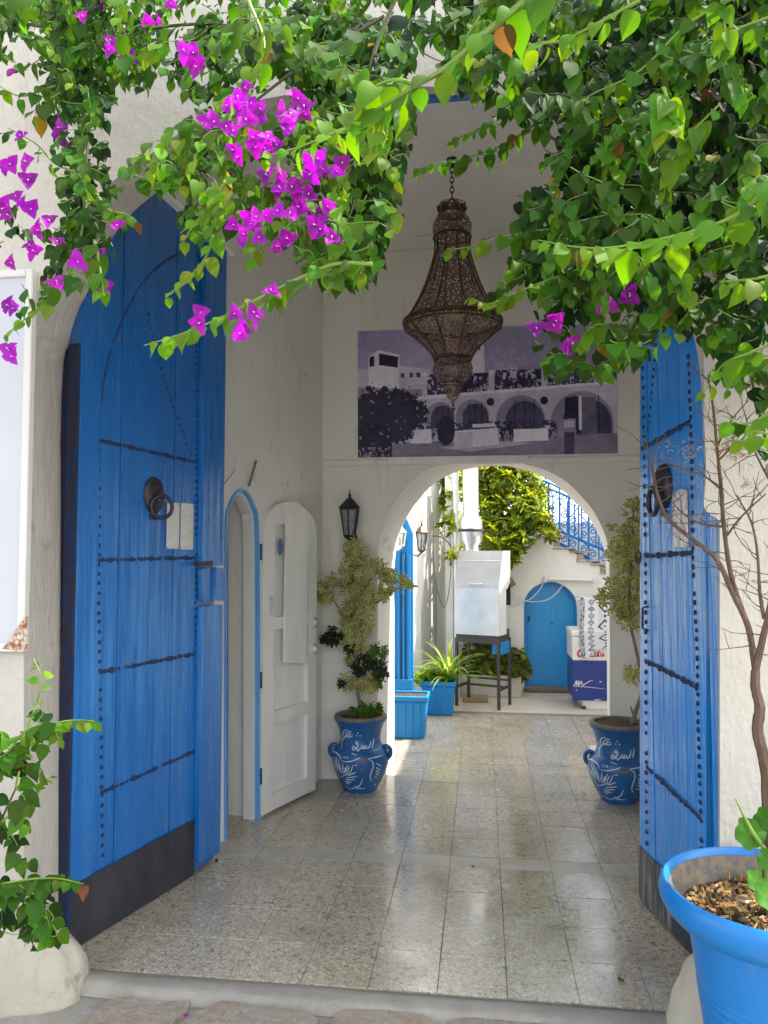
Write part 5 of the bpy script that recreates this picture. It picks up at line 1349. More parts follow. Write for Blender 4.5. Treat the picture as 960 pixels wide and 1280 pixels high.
for i in range(6):
    for x_ in (gx0+.018, gx1-.018): rv.dome(Vector((x_, YG-.0003, z795+(z735-z795)*(i+.5)/6)), (0, -1, 0), .006, .5, 6)
part('rivets', rv, 'galvanised', gr, kind='stuff')
hm = U[0].lerp(U[1], .5).lerp(U[3].lerp(U[2], .5), .10)
part('pull_handle', MB().tube([hm+Vector((-.07, .0, 0)), hm+Vector((-.07, -.03, 0)), hm+Vector((.07, -.03, 0)), hm+Vector((.07, .0, 0))], .006, 6), 'steel', gr)
part('hood_top', MB().box((gx0, YG+.132, z688-.014), (gx1, YGb, z688)), 'white_enamel', gr)
for x, sg in ((gx0, 1), (gx1, -1)):
    for nm, pts in (('side_panel', [(YG+.0125, z795), (YG+.0125, z735), (YG+.135, z688-.015), (YGb-.012, z688-.015), (YGb-.012, z735+.05), (YGb-.10, z735-.02), (YGb-.14, z735-.02), (YGb-.14, z795)]),):
        s_ = [Vector((x, a, b)) for a, b in pts]; part(nm, MB().prism(s_, [p+Vector((.012*sg, 0, 0)) for p in s_]), 'white_enamel', gr)
part('back_panel', MB().box((gx0, YGb-.0118, z735-.2), (gx1, YGb, z688-.0145)), 'dark_steel', gr)
part('fire_tray', MB().box((gx0+.013, YG+.013, zt0-.03), (gx1-.013, YGb-.013, z795+.05)), 'dark_steel', gr)
part('blue_bin', MB().box((gx1-.10, YG+.05, zt0-.16), (gx1+.005, YGb-.06, zt0-.032)), 'plastic_blue', gr, bevel=.005)
lw_ = .03
for (x, y) in ((gx0, YG), (gx1-lw_, YG), (gx0, YGb-lw_), (gx1-lw_, YGb-lw_)): part('leg', MB().box((x, y, 0), (x+lw_, y+lw_, zt0)), 'dark_steel', gr, bevel=.003)
for lo, hi in (((gx0+.031, YG+.002, zt0-.045), (gx1-.031, YG+.028, zt0-.001)), ((gx1-.028, YG+.031, zt0-.045), (gx1-.002, YGb-.031, zt0-.031)), ((gx0+.031, YG+.18, .20), (gx1-.031, YG+.20, .222)), ((gx0+.002, YG+.031, .19), (gx0+.028, YGb-.031, .215)), ((gx1-.028, YG+.031, .19), (gx1-.002, YGb-.031, .215)), ((gx0+.031, YGb-.02, .25), (gx1-.031, YGb-.004, .27))): part('brace', MB().box(lo, hi), 'dark_steel', gr)
# the grill stands turned about 22 degrees, its right side showing
GT = R(-22); gc, gs = math.cos(GT), math.sin(GT); glx, gly = gx1-gr.location.x, YG-8.3
gloc = Vector((gx1-(gc*glx-gs*gly), YG-(gs*glx+gc*gly), 0))
def gworld(x, y): x -= (gx0+gx1)/2; y -= 8.3; return Vector((gloc.x+gc*x-gs*y, gloc.y+gs*x+gc*y, 1.7))
YFl = 8.32; fx = min((gx0+.01*i for i in range(70)), key=lambda x: abs(pix(gworld(x, YFl))[0]-588.5)); fz = lambda y: at(588, y, YFl).z; rr = lambda px_: px_*YFl/FPX
part('flue_pipe', MB().lathe([(rr(9.5), z688), (rr(9.5), fz(682)), (rr(14), fz(676)), (rr(14.8), fz(664)), (rr(15.2), fz(663)), (rr(15.2), fz(661)), (rr(14.6), fz(660)), (rr(14.6), fz(650)), (rr(10), fz(643)), (rr(10), fz(560)), (rr(10), 3.5)], 32, (fx, YFl, 0)), 'galvanised', gr, smooth=True)
part('flue_collar', MB().lathe([(rr(15.4), fz(664.5)), (rr(15.9), fz(664)), (rr(15.9), fz(661)), (rr(15.4), fz(660.5))], 32, (fx, YFl, 0)), 'dark_steel', gr, smooth=True)

gr.location = gloc; gr.rotation_euler = (0, 0, GT)
# ------------------------------------------------------------------ drinks cooler with the patterned cloth
YK = 8.29
kx0, kx1 = at(716, 830, YK).x, at(792, 830, YK).x; kz = lambda y: at(738, y, YK).z
ck_ = thing('drinks_cooler', 'white and navy drinks cooler with red script lettering by the blue courtyard door', 'cooler', ((kx0+kx1)/2, YK+.25, 0))
part('lower_body', MB().box((kx0, YK, kz(876)), (kx1, YK+.55, kz(826))), 'cooler_blue', ck_, bevel=.008)
part('upper_body', MB().box((kx0, YK+.002, kz(826)+.001), (kx1, YK+.55, kz(796))), 'white_enamel', ck_, bevel=.008)
part('lid', MB().box((kx0-.008, YK-.004, kz(796)+.002), (kx1, YK+.558, kz(789))), 'white_enamel', ck_, bevel=.01, seg=2)
part('foot', MB().box((kx0+.1, YK+.03, .0), (kx1-.05, YK+.5, kz(876)-.001)), 'white_enamel', ck_); part('foot', MB().box((kx0+.085, YK-.002, .0), (kx0+.13, YK+.029, .03)), 'dark_steel', ck_)
def flat_strokes(nm, mat, strokes, to, par):
    mb = MB()
    for pts, w_ in strokes:
        c = curve([to(*p) for p in pts], 6)
        n = len(c); vs = []
        for i, p in enumerate(c):
            t_ = c[min(i+1, n-1)]-c[max(i-1, 0)]; nn = Vector((-t_.z, 0, t_.x)).normalized(); ww = w_*(.45+.55*math.sin(math.pi*(i+.5)/n)); vs += [p-nn*ww, p+nn*ww]
        mb.add(vs, [(2*i, 2*i+1, 2*i+3, 2*i+2) for i in range(n-1)])
    return part(nm, mb, mat, par)
tk = lambda x, y: (lambda p: Vector((p.x, YK-.0006, p.z)))(at(*k6b(x, y), YK))
flat_strokes('lettering', 'logo_red', [([(526, 680), (518, 672), (502, 682), (493, 702), (500, 722), (516, 722), (527, 712)], .009), ([(540, 700), (532, 704), (533, 718), (544, 720), (550, 708), (542, 700)], .006), ([(557, 716), (580, 714)], .007),
    ([(622, 682), (612, 672), (598, 684), (592, 706), (600, 724), (616, 722)], .010), ([(632, 694), (622, 702), (624, 720), (636, 722), (643, 708), (634, 694)], .007), ([(655, 672), (648, 700), (650, 722), (660, 720)], .007), ([(684, 698), (670, 698), (664, 714), (674, 722), (686, 704), (688, 720), (698, 720)], .007)], tk, ck_)
tk2 = lambda x, y: (lambda p: Vector((p.x, YK-.0012, p.z)))(at(*k6b(x, y), YK))
flat_strokes('white_swash', 'logo_white', [([(456, 944), (470, 935), (484, 902), (482, 938), (500, 906), (498, 942), (520, 910), (528, 940), (550, 928), (585, 908), (606, 905)], .006), ([(460, 948), (560, 952), (700, 968)], .003), ([(612, 1052), (640, 1048), (668, 1052)], .005), ([(655, 912), (672, 914)], .006), ([(480, 975), (490, 978)], .006)], tk2, ck_)
# cloth: draped over the cooler's front edge from a crate standing on it
cr = solo('crate', MB().box((kx0+.10, YK+.1, kz(789)+.001), (kx1-.02, YK+.42, at(740, 752, YK+.1).z)), 'white_enamel', 'low crate under the patterned cloth on top of the drinks cooler', 'crate', loc=(kx0+.3, YK+.2, kz(789)), bevel=.01)
CW, CH = 90, 150
yy_, xx_ = np.mgrid[0:CH, 0:CW]; U_ = xx_/(CW-1)*250; V_ = yy_/(CH-1)*430     # pattern survey: 250 wide, 430 high
pt = np.ones((CH, CW, 3))*np.array([.62, .62, .66]); dk_ = np.zeros((CH, CW), bool)
for cx0, per, rx_, th in ((118, 100, 34, 8),):
    vv = ((V_-92) % per)-per/2; d_ = np.abs(U_-cx0)/rx_+np.abs(vv)/34; dk_ |= (np.abs(d_-.85) < .16) | (d_ < .16)
vv = ((V_-10) % 33)-16.5; d_ = np.abs(U_-52)/16+np.abs(vv)/15; dk_ |= (d_ < 1) & ((d_ > .62) | (d_ < .3))
vv = ((V_-30) % 104)-52; dk_ |= ((np.abs(U_-180) < 18-np.abs(vv+8)) & (vv < 8) & (vv > -22)) | ((np.abs(U_-180) < 4) & (np.abs(vv) < 22))
dk_ |= (np.abs(((U_+V_) % 26)-13) < 1.2) & (U_ > 200) | (np.abs(((U_-V_) % 26)-13) < 1.2) & (U_ > 200)
vv = ((V_-42) % 100)-50; d_ = np.abs(U_-118)/8+np.abs(vv)/8; dk_ |= d_ < 1
fr_ = (U_ < 22) & (np.random.RandomState(3).rand(CH, CW) > .42); dk_ |= fr_
pt[dk_] = (.035, .035, .055)
zc1, zc0 = at(740, 748, YK+.1).z, kz(789)
def clothP(u, v):
    x = kx0+.075+u*(kx1-kx0-.06)+.02*math.sin(v*5)*(1-u); s_ = v
    n = .008*math.sin(u*14+v*2)+.005*math.sin(u*31)
    if s_ < .25: return Vector((x, YK+.42-(.32+.02)*s_/.25, zc1+.004+n*.3))
    if s_ < .60: t = (s_-.25)/.35; return Vector((x, YK+.075-.035*t+n, zc1+(zc0+.012-zc1)*t))
    if s_ < .66: t = (s_-.60)/.06; return Vector((x, YK+.04-.066*t, zc0+.012-.006*t))
    t = (s_-.66)/.34; return Vector((x+.03*t*(1-u), YK-.026-.004*t+n*.8*t, zc0+.006-(zc0-kz(817+6*(u < .2)))*t*(1-.35*min(1, abs(u-.12)*2.2) if u > .12 else 1)))
co = grid_print('patterned_cloth', 'cloth_print', CW, CH, pt, clothP, True)
tag(co, 'white cloth with black diamond pattern hanging over the drinks cooler', 'cloth')

# ------------------------------------------------------------------ sign board at the left edge
sg = thing('sign_board', 'large blank looking white sign board with a rusty lower corner on the street wall', 'sign', (at(20, 600, YF).x, YF-.03, at(20, 815, YF).z))
xr = at(35.5, 600, YF-.03).x; zb, ztp = at(20, 815, YF-.03).z, at(20, 337, YF-.03).z; xl = xr-.62
part('face', MB().box((xl+.03, YF-.026, zb+.03), (xr-.03, YF-.004, ztp-.03)), 'sign_white', sg)
for lo, hi in (((xr-.03, YF-.036, zb), (xr, YF-.0005, ztp)), ((xl, YF-.036, zb), (xl+.0299, YF-.0005, ztp)), ((xl+.03, YF-.036, zb), (xr-.0301, YF-.0005, zb+.0299)), ((xl+.03, YF-.036, ztp-.0299), (xr-.0301, YF-.0005, ztp))): part('frame', MB().box(lo, hi), 'sign_edge', sg, bevel=.004)
rs2 = MB(); pts = [at(x, y, YF-.0372) for x, y in ((36, 770), (34, 792), (36, 812), (20, 814), (3, 811), (14, 800), (20, 788), (26, 778))]
rs2.prism([p+Vector((-.002, 0, .001)) for p in pts], [p+Vector((-.002, .0011, .001)) for p in pts]); part('rust_patch', rs2, 'rust', sg)
part('weld_strip', MB().box((xl+.03, YF-.0265, at(20, 349, YF).z), (xr-.0301, YF-.0262, at(20, 347.5, YF).z)), 'sign_edge', sg)

# ------------------------------------------------------------------ big blue flowerpot, its soil and the bare shrub
YQ = 2.33
qc = at(966, 1108, YQ); RQ = 125*YQ/FPX; HQ = qc.z
bp = thing('flowerpot', 'large bright blue plastic flowerpot with thick rolled rim in the right foreground', 'flowerpot', (qc.x, YQ, 0))
nn_ = 72
pr_ = [(RQ*.48, 0), (RQ*.50, .0), (RQ*.505, .02)]
for i in range(1, 130):
    t = i/130; z = .02+(HQ-.12-.02)*t; r = RQ*(.505+.24*t**1.1)
    if .12 < t < .72: r += .0030*abs(math.sin(i*.55+.8*noise.noise((i*.11, 0, 0))))
    pr_.append((r, z))
pr_ += [(RQ*.75, HQ-.119), (RQ*.79, HQ-.114), (RQ*.88, HQ-.10), (RQ*.95, HQ-.078), (RQ*.99, HQ-.055), (RQ*1.0, HQ-.034), (RQ*.985, HQ-.012), (RQ*.95, HQ), (RQ*.915, HQ-.006), (RQ*.90, HQ-.02)]
part('pot_body', MB().lathe([(.001, 0)]+pr_, nn_, (qc.x, YQ, 0)), 'big_pot_blue', bp, smooth=True)
part('pot_lining', MB().lathe([(RQ*.8995, HQ-.0205), (RQ*.87, HQ-.05), (RQ*.80, HQ-.10)], nn_, (qc.x, YQ, 0)), 'pot_rim', bp, smooth=True)
sm = MB(); rg = random.Random(6)
for i in range(13):
    for j in range(40):
        r = RQ*.815*i/12; a = 6.2832*j/40; x, y = r*math.cos(a), r*math.sin(a)
        sm.v.append((qc.x+x, YQ+y, HQ-.080+.018*noise.noise((x*14, y*14, 2))+.008*noise.noise((x*50, y*50, 2))-.012*(i/12)))
for i in range(12):
    for j in range(40): sm.f.append((i*40+j, i*40+(j+1) % 40, (i+1)*40+(j+1) % 40, (i+1)*40+j)); sm.c.append(None); sm.mi.append(0)
part('soil', sm, 'soil', bp, smooth=True)
cm = MB()
for _ in range(900):
    r = RQ*.76*math.sqrt(rg.random()); a = rg.uniform(0, 6.283); p = Vector((qc.x+r*math.cos(a), YQ+r*math.sin(a), HQ-.082+rg.uniform(-.008, .016)))
    ax = Vector((rg.uniform(-1, 1), rg.uniform(-1, 1), rg.uniform(-.4, .5))).normalized(); ay = ax.orthogonal().normalized(); az = ax.cross(ay)
    cm.cur = rg.choice([(.20, .10, .03), (.10, .055, .022), (.30, .17, .05), (.05, .03, .018), (.15, .13, .05), (.38, .25, .09)])
    ob(cm, p, ax, ay, az, (-rg.uniform(.006, .017), -rg.uniform(.002, .006), -.0016), (rg.uniform(.006, .017), rg.uniform(.002, .006), .0016))
cm.cur = None; part('mulch', cm, 'chip_mix', bp, kind='stuff')
NT('butt_orange').set(color=(.55, .24, .03), rough=.7); NT('butt_white').set(color=(.7, .68, .62), rough=.8)
for px_, py_, ang, lab in ((941, 1127, .15, 'cigarette butt nearest the front rim inside the big blue flowerpot'), (933, 1107, -.5, 'cigarette butt lying among the mulch below the shrub stem'), (899, 1105, .7, 'cigarette butt lying in the mulch near the left inside of the big pot')):
    p = gnd(px_, py_, HQ-.068); d = Vector((math.cos(ang), math.sin(ang), .05)); t = thing('cigarette_butt', lab, 'cigarette butt', p, 'cigarette butts in the big pot')
    part('filter', MB().tube([p-d*.013, p+d*.010], .0042, 8), 'butt_orange', t); part('paper_end', MB().tube([p-d*.022, p-d*.0131], .0042, 8), 'butt_white', t)
def shrub():
    t = thing('bare_shrub', 'leafless brown shrub with fine dry twigs growing from the big blue pot', 'shrub', (qc.x, YQ, HQ-.08)); rg = random.Random(21)
    b = MB(); tw = MB()
    def q7(x, y, dy=0): return at(*k7(x, y), YQ+dy)
    mains = [([Vector((qc.x-.01, YQ, HQ-.09)), q7(668, 1250), q7(655, 1140), q7(632, 1040), q7(640, 960), q7(625, 890), q7(625, 830)], .019, .013),
             ([q7(625, 830), q7(600, 680, .02), q7(545, 560, .03), q7(487, 440, .05), q7(400, 370, .06), q7(320, 300, .08), q7(285, 220, .09), q7(262, 120, .1), q7(240, 20, .1)], .010, .0025),
             ([q7(590, 655, .02), q7(540, 500, .05), q7(515, 330, .06), q7(505, 200, .06), q7(490, 50, .05), q7(480, -60, .05), q7(460, -200, .04)], .008, .003),
             ([q7(625, 830), q7(650, 720, -.02), q7(668, 640, -.03), q7(690, 500, -.04), q7(700, 300, -.05), q7(690, 100, -.05)], .011, .004),
             ([q7(655, 650, -.02), q7(640, 560, -.02), q7(632, 430, -.01), q7(612, 320, 0), q7(560, 220, .02)], .006, .002),
             ([q7(515, 330, .06), q7(440, 320, .06), q7(380, 290, .05), q7(330, 240, .05)], .0042, .0016), ([q7(525, 360, .06), q7(580, 290, .05), q7(660, 215, .04)], .0042, .0018), ([q7(505, 200, .06), q7(440, 150, .06), q7(360, 130, .05)], .0035, .0014),
             ([q7(285, 220, .09), q7(270, 120, .09), q7(285, 20, .1)], .0026, .0012), ([q7(495, 100, .05), q7(560, 40, .04), q7(640, 30, .03)], .0035, .0014), ([q7(490, 50, .05), q7(540, -40, .06), q7(600, -110, .05)], .0035, .0014), ([q7(690, 200, -.05), q7(620, 60, -.02), q7(590, -60, .0)], .004, .0015)]
    for pts, r0, r1 in mains:
        c = curve(pts, 7); b.tube(c, [(r0+(r1-r0)*i/(len(c)-1))*(1+.12*noise.noise((i*.9, r0*900, 0))) for i in range(len(c))], 7)
        if r0 > .015: continue
        for i in range(2, len(c)-1):
            if rg.random() < .5 and c[i].z > 1.25:
                d = Vector((rg.uniform(-1, 1), rg.uniform(-.5, .5), rg.uniform(-.3, 1))).normalized(); p = c[i]; L_ = rg.uniform(.04, .14); pa_ = [p]
                for _ in range(4):
                    d = (d+Vector((rg.uniform(-.5, .5), rg.uniform(-.4, .4), rg.uniform(-.4, .4)))).normalized(); p = p+d*L_/4; pa_.append(p)
                tw.tube(pa_, [.0018, .0015, .0012, .001, .0008], 4)
                if rg.random() < .7:
                    d2 = (d+Vector((rg.uniform(-1, 1), rg.uniform(-.5, .5), rg.uniform(-.6, .6)))).normalized(); tw.tube([pa_[2], pa_[2]+d2*L_*.25, pa_[2]+d2*L_*.5+Z*.01], [.0013, .001, .0007], 4)
    part('trunk', b, 'bark', t, smooth=True); part('twigs', tw, 'bark', t, kind='stuff')
    dc = MB()
    for (cx2, cy2, s_, n) in ((530, 40, 40, 70), (560, 80, 25, 30), (585, 180, 18, 14), (390, 60, 35, 26), (320, 50, 22, 10)):
        for _ in range(n):
            p = q7(cx2+rg.gauss(0, s_*.6), cy2+rg.gauss(0, s_*.5), .04+rg.uniform(-.03, .03)); d = Vector((rg.uniform(-1, 1), rg.uniform(-1, 1), rg.uniform(-1, .6)))*.02
            dc.tube([p, p+d*.6+Vector((.004, 0, .004)), p+d], [.0012, .0012, .0006], 3)
    part('dry_flowers', dc, 'wood_raw', t, kind='stuff')
shrub()
def round_leaves():
    t = thing('pot_weed', 'fresh green round leaved weed at the shrub foot in the big blue pot', 'plant', (qc.x-.02, YQ-.03, HQ-.075)); rg = random.Random(31)
    for (x, y, r, dy, tilt) in ((937, 1042, .042, -.04, .2), (958, 1026, .036, -.02, -.4), (946, 1102, .03, -.10, .8), (957, 1120, .034, -.16, .9), (960, 1075, .03, -.06, .3)):
        P = at(x, y, YQ+dy); n = 18; b = MB(); nrm = Vector((tilt*.5, -1, .25+tilt*.6)).normalized(); X = nrm.cross(Z).normalized(); Yv = X.cross(nrm)
        vs = [P-nrm*.006]+[P+(X*math.cos(6.283*j/n)+Yv*math.sin(6.283*j/n))*r*(1+.08*math.sin(j*2.3)+.06*math.sin(j*5.1))+nrm*.006*math.sin(j*1.4) for j in range(n)]
        b.cur = (.07, .22, .02); b.add(vs, [(0, j+1, (j+1) % n+1) for j in range(n)])
        b.add([v-nrm*.0006 for v in vs], [(0, (j+1) % n+1, j+1) for j in range(n)])
        b.cur = None; part('leaf', b, 'leaf_mass', t, smooth=True)
        part('stalk', MB().tube(curve([P-nrm*.006, P+Vector((.02, .03, -.04)), Vector((qc.x-.02, YQ-.02+dy*.5, HQ-.08))]), .0022, 5), 'green_stem', t)
    part('bud', MB().tube([at(919, 998, YQ-.06), at(940, 1040, YQ-.06), at(956, 1062, YQ-.03), Vector((qc.x-.02, YQ-.02, HQ-.08))], [.002, .006, .007, .005], 7), 'green_stem', t, smooth=True)
round_leaves()

# ------------------------------------------------------------------ bougainvillea
def fillin(pl, poly, n, yr, size, age, seed, ln=.26, droop=.8, green=False, margin=6, step=.027):  # age: leaf age together with painted sun and shade
    rg = random.Random(seed); xs_ = [p[0] for p in poly]; ys_ = [p[1] for p in poly]
    keep = lambda P: (lambda q_: inpoly(q_[0]+rg.gauss(0, margin), q_[1]+rg.gauss(0, margin), poly) or q_[0] > 975 or q_[1] < -8 or q_[0] < -15)(pix(P))
    k = 0
    while k < n:
        x, y = rg.uniform(min(xs_), max(xs_)), rg.uniform(min(ys_), max(ys_))
        if not inpoly(x, y, poly): continue
        k += 1
        t = rg.random(); Y = yr(x, y, t) if callable(yr) else yr[0]+(yr[1]-yr[0])*t
        P = at(x, y, Y); sx = rg.choice((-1, 1))*rg.uniform(.2, 1); dy = rg.uniform(-.5, .3); l = ln*rg.uniform(.6, 1.3)
        path = [P+Vector((-sx*l*.15, -dy*l*.1, l*.05)), P, P+Vector((sx*l*.35, dy*l*.4, -l*.10)), P+Vector((sx*l*.6, dy*l*.6, -l*rg.uniform(.3, .6)))]
        nearer = 1-t  # sun and shade put into leaf colour: near leaves brighter, deep ones darker
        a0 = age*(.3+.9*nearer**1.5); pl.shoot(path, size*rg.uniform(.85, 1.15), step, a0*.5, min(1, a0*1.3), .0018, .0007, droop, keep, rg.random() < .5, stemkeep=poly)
def hero(pl, pts, Ys, size, step, a0=.55, a1=1.0, r0=.0045, droop=.8, **k):
    n = len(pts); P = [at(x, y, Ys[0]+(Ys[1]-Ys[0])*i/(n-1)) for i, (x, y) in enumerate(pts)]
    pl.shoot(P, size, step, a0, a1, r0, .0013, droop, **k); return P
GRP = 'bougainvillea vines over the gateway'
rg = random.Random(77)
# right hand mass
vr = thing('bougainvillea_vine', 'dense dark green bougainvillea mass hanging over the right of the gateway', 'vine', at(930, 330, 2.55), GRP)
V = Plant(101)
pr1 = [(560, -60), (1060, -60), (1060, 420), (960, 430), (930, 400), (880, 430), (850, 415), (800, 405), (770, 390), (720, 380), (690, 365), (660, 330), (650, 280), (665, 235), (680, 200), (668, 165), (640, 150), (610, 120), (560, 80)]
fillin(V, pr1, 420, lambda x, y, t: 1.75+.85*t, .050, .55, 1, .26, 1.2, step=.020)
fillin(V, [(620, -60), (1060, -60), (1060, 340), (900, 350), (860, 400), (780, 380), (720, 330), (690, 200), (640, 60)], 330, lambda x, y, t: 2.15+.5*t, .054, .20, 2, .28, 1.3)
fillin(V, [(640, 330), (700, 320), (800, 370), (860, 400), (850, 425), (790, 450), (760, 480), (740, 455), (700, 470), (660, 455), (658, 420), (690, 395)], 46, (1.85, 2.25), .058, .75, 3, .2)
fillin(V, [(645, 240), (700, 240), (720, 330), (660, 370), (600, 385), (625, 340), (655, 300)], 34, (2.05, 2.4), .048, .8, 4, .2)
fillin(V, [(480, -40), (620, -40), (640, 100), (600, 140), (560, 95), (520, 60)], 48, (1.9, 2.5), .055, .5, 5, .22)
fillin(V, [(870, 380), (975, 380), (985, 470), (950, 520), (905, 470), (880, 440)], 26, (1.9, 2.4), .058, .75, 6, .2)
fillin(V, [(880, 430), (960, 420), (985, 600), (960, 610), (930, 540), (905, 540)], 7, (2.0, 2.4), .055, .85, 7, .16)
hero(V, [(975, 215), (930, 262), (880, 285), (820, 300), (760, 310), (715, 308), (672, 300)], (1.55, 1.75), .068, .028, .75, 1)
hero(V, [(930, -10), (860, 30), (800, 88), (740, 118), (700, 145)], (1.7, 1.9), .055, .04, .5, .95)
hero(V, [(800, 0), (745, 30), (705, 50), (670, 55), (648, 58)], (1.55, 1.65), .062, .024, .8, 1)
hero(V, [(965, 20), (900, 45), (850, 70), (800, 95)], (1.8, 1.9), .055, .04, .5, .9)
hero(V, [(830, 110), (838, 140), (832, 165)], (1.7, 1.66), .062, .016, .85, 1)
hero(V, [(700, 285), (660, 290), (620, 298), (590, 308), (560, 312)], (2.1, 2.2), .052, .032, .6, 1)
hero(V, [(730, 335), (680, 352), (640, 368), (610, 380), (588, 372)], (2.0, 2.1), .052, .024, .7, 1)
hero(V, [(700, 130), (655, 165), (620, 185), (580, 198), (545, 205), (518, 213)], (2.3, 2.45), .05, .022, .55, .9)
hero(V, [(690, 120), (640, 140), (600, 160), (560, 178)], (2.3, 2.4), .048, .022, .5, .85)
hero(V, [(1000, 330), (960, 345), (930, 350), (900, 352)], (1.7, 1.75), .06, .024, .7, 1)
for pts_, Y_ in (([(900, 130), (870, 160), (840, 200), (830, 240)], 1.75), ([(985, 240), (950, 220), (925, 250), (915, 290)], 1.6), ([(700, 200), (690, 240), (700, 280)], 1.9), ([(780, 150), (765, 190), (770, 225)], 1.8), ([(860, 300), (850, 340), (865, 375)], 1.75), ([(660, 70), (640, 100), (632, 135)], 1.8), ([(600, 20), (575, 60), (560, 100)], 1.7), ([(900, -10), (905, 40), (890, 80)], 1.7)):
    hero(V, pts_, (Y_, Y_+.05), .055, .024, .7, 1, .0025, 1.1)
hero(V, [(985, 420), (940, 440), (905, 455), (880, 490)], (1.8, 1.9), .06, .04, .7, .9)
hero(V, [(980, 500), (955, 520), (930, 530), (905, 520)], (1.8, 1.9), .055, .04, .8, .95)
hero(V, [(985, 545), (960, 542), (938, 540), (925, 555)], (1.7, 1.8), .06, .03, .85, 1)
# old wood of the plant against the wall
for pts, r in (([(985, 520), (930, 430), (905, 360), (890, 280), (860, 180), (800, 90), (760, 0)], .016), ([(905, 360), (960, 300), (1000, 200)], .012), ([(890, 280), (800, 230), (700, 180), (620, 100)], .008), ([(920, 410), (860, 400), (790, 430)], .006), ([(960, 560), (925, 430), (880, 395)], .006)):
    c = curve([at(x, y, 2.5) for x, y in pts], 8); V.stems.append((c, [r*(1-.6*i/(len(c)-1)) for i in range(len(c))]))
# vine canopy added out of view, up right, to shade mass and wall
def shade_canopy(pl, n, seed):
    rg = random.Random(seed)
    for _ in range(n):
        P = Vector((rg.uniform(.35, 2.5), rg.uniform(1.55, 2.6), rg.uniform(3.05, 3.5))); a = rg.uniform(0, 6.283); l = .32
        q_ = lambda t: P+Vector((math.cos(a)*l*t, math.sin(a)*l*t*.5, .04-.12*t*t))
        pl.shoot([q_(0), q_(.35), q_(.7), q_(1)], .07, .03, .1, .5, .0025, .001, .5)
shade_canopy(V, 170, 9)
V.build(vr, 300)
for x, y in ((697, 400), (690, 404), (672, 413), (716, 432), (712, 437), (783, 366), (786, 370), (758, 383)): flower(vr, at(x, y, 1.93), .032, rg)
# left hand mass
vl = thing('bougainvillea_vine', 'airy bougainvillea with purple flowers hanging in a curtain at the upper left', 'vine', at(100, 60, 2.2), GRP)
V = Plant(102)
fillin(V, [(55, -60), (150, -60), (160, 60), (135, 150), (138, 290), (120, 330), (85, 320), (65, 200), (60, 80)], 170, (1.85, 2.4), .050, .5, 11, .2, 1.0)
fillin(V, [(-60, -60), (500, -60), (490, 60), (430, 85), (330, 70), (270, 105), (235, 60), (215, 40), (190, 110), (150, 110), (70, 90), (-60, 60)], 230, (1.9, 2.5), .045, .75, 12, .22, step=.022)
fillin(V, [(-40, 60), (60, 60), (90, 130), (70, 260), (95, 330), (60, 380), (-20, 420), (-40, 200)], 15, (1.9, 2.3), .052, .7, 13, .2)
fillin(V, [(80, 290), (150, 260), (165, 275), (140, 310), (130, 340), (90, 370), (60, 400), (40, 390)], 13, (1.9, 2.2), .055, .7, 14, .18)
fillin(V, [(-20, -40), (60, -40), (70, 40), (-20, 40)], 16, (1.7, 2.2), .055, .85, 16, .2)
fillin(V, [(150, 30), (310, 50), (300, 115), (240, 130), (200, 95), (160, 120)], 26, (1.9, 2.4), .046, .8, 17, .18)
hero(V, [(120, 240), (135, 262), (158, 268), (172, 278)], (1.95, 1.9), .055, .026, .7, .95)
hero(V, [(110, 250), (100, 300), (85, 345), (60, 375), (30, 400), (5, 420)], (2.05, 1.95), .055, .03, .6, .9)
hero(V, [(90, 100), (60, 110), (25, 120), (-5, 105)], (2.0, 2.0), .06, .035, .6, .9)
hero(V, [(110, 220), (70, 205), (45, 180), (10, 160)], (2.0, 2.0), .05, .04, .6, .9)
hero(V, [(118, 300), (125, 335), (130, 370)], (1.95, 1.9), .055, .024, .7, .9)
for pts, r in (([(110, -40), (108, 60), (112, 150), (105, 240), (110, 300)], .006), ([(-30, 20), (120, 40), (260, 30), (420, 50)], .006)):
    c = curve([at(x, y, 2.15) for x, y in pts], 8); V.stems.append((c, [r*(1-.4*i/(len(c)-1)) for i in range(len(c))]))
V.build(vl, 300)
FL = [(22, 93), (75, 162), (77, 168), (30, 172), (37, 200), (8, 208), (12, 204), (35, 230), (18, 250), (28, 255), (5, 262), (40, 262), (52, 288), (65, 277), (12, 274), (45, 312), (42, 308), (72, 308), (18, 330), (70, 355), (74, 360), (14, 382), (20, 384), (12, 440), (16, 446), (130, 323), (132, 357), (126, 356), (149, 287), (97, 330), (104, 20), (185, 25), (137, 55), (140, 62), (160, 75), (205, 22), (215, 5), (128, 2)]
for x, y in FL: flower(vl, at(x+rg.uniform(-3, 3), y+rg.uniform(-3, 3), rg.uniform(1.85, 2.02)), (.031 if y > 80 else .024)*rg.uniform(.85, 1.15), rg)
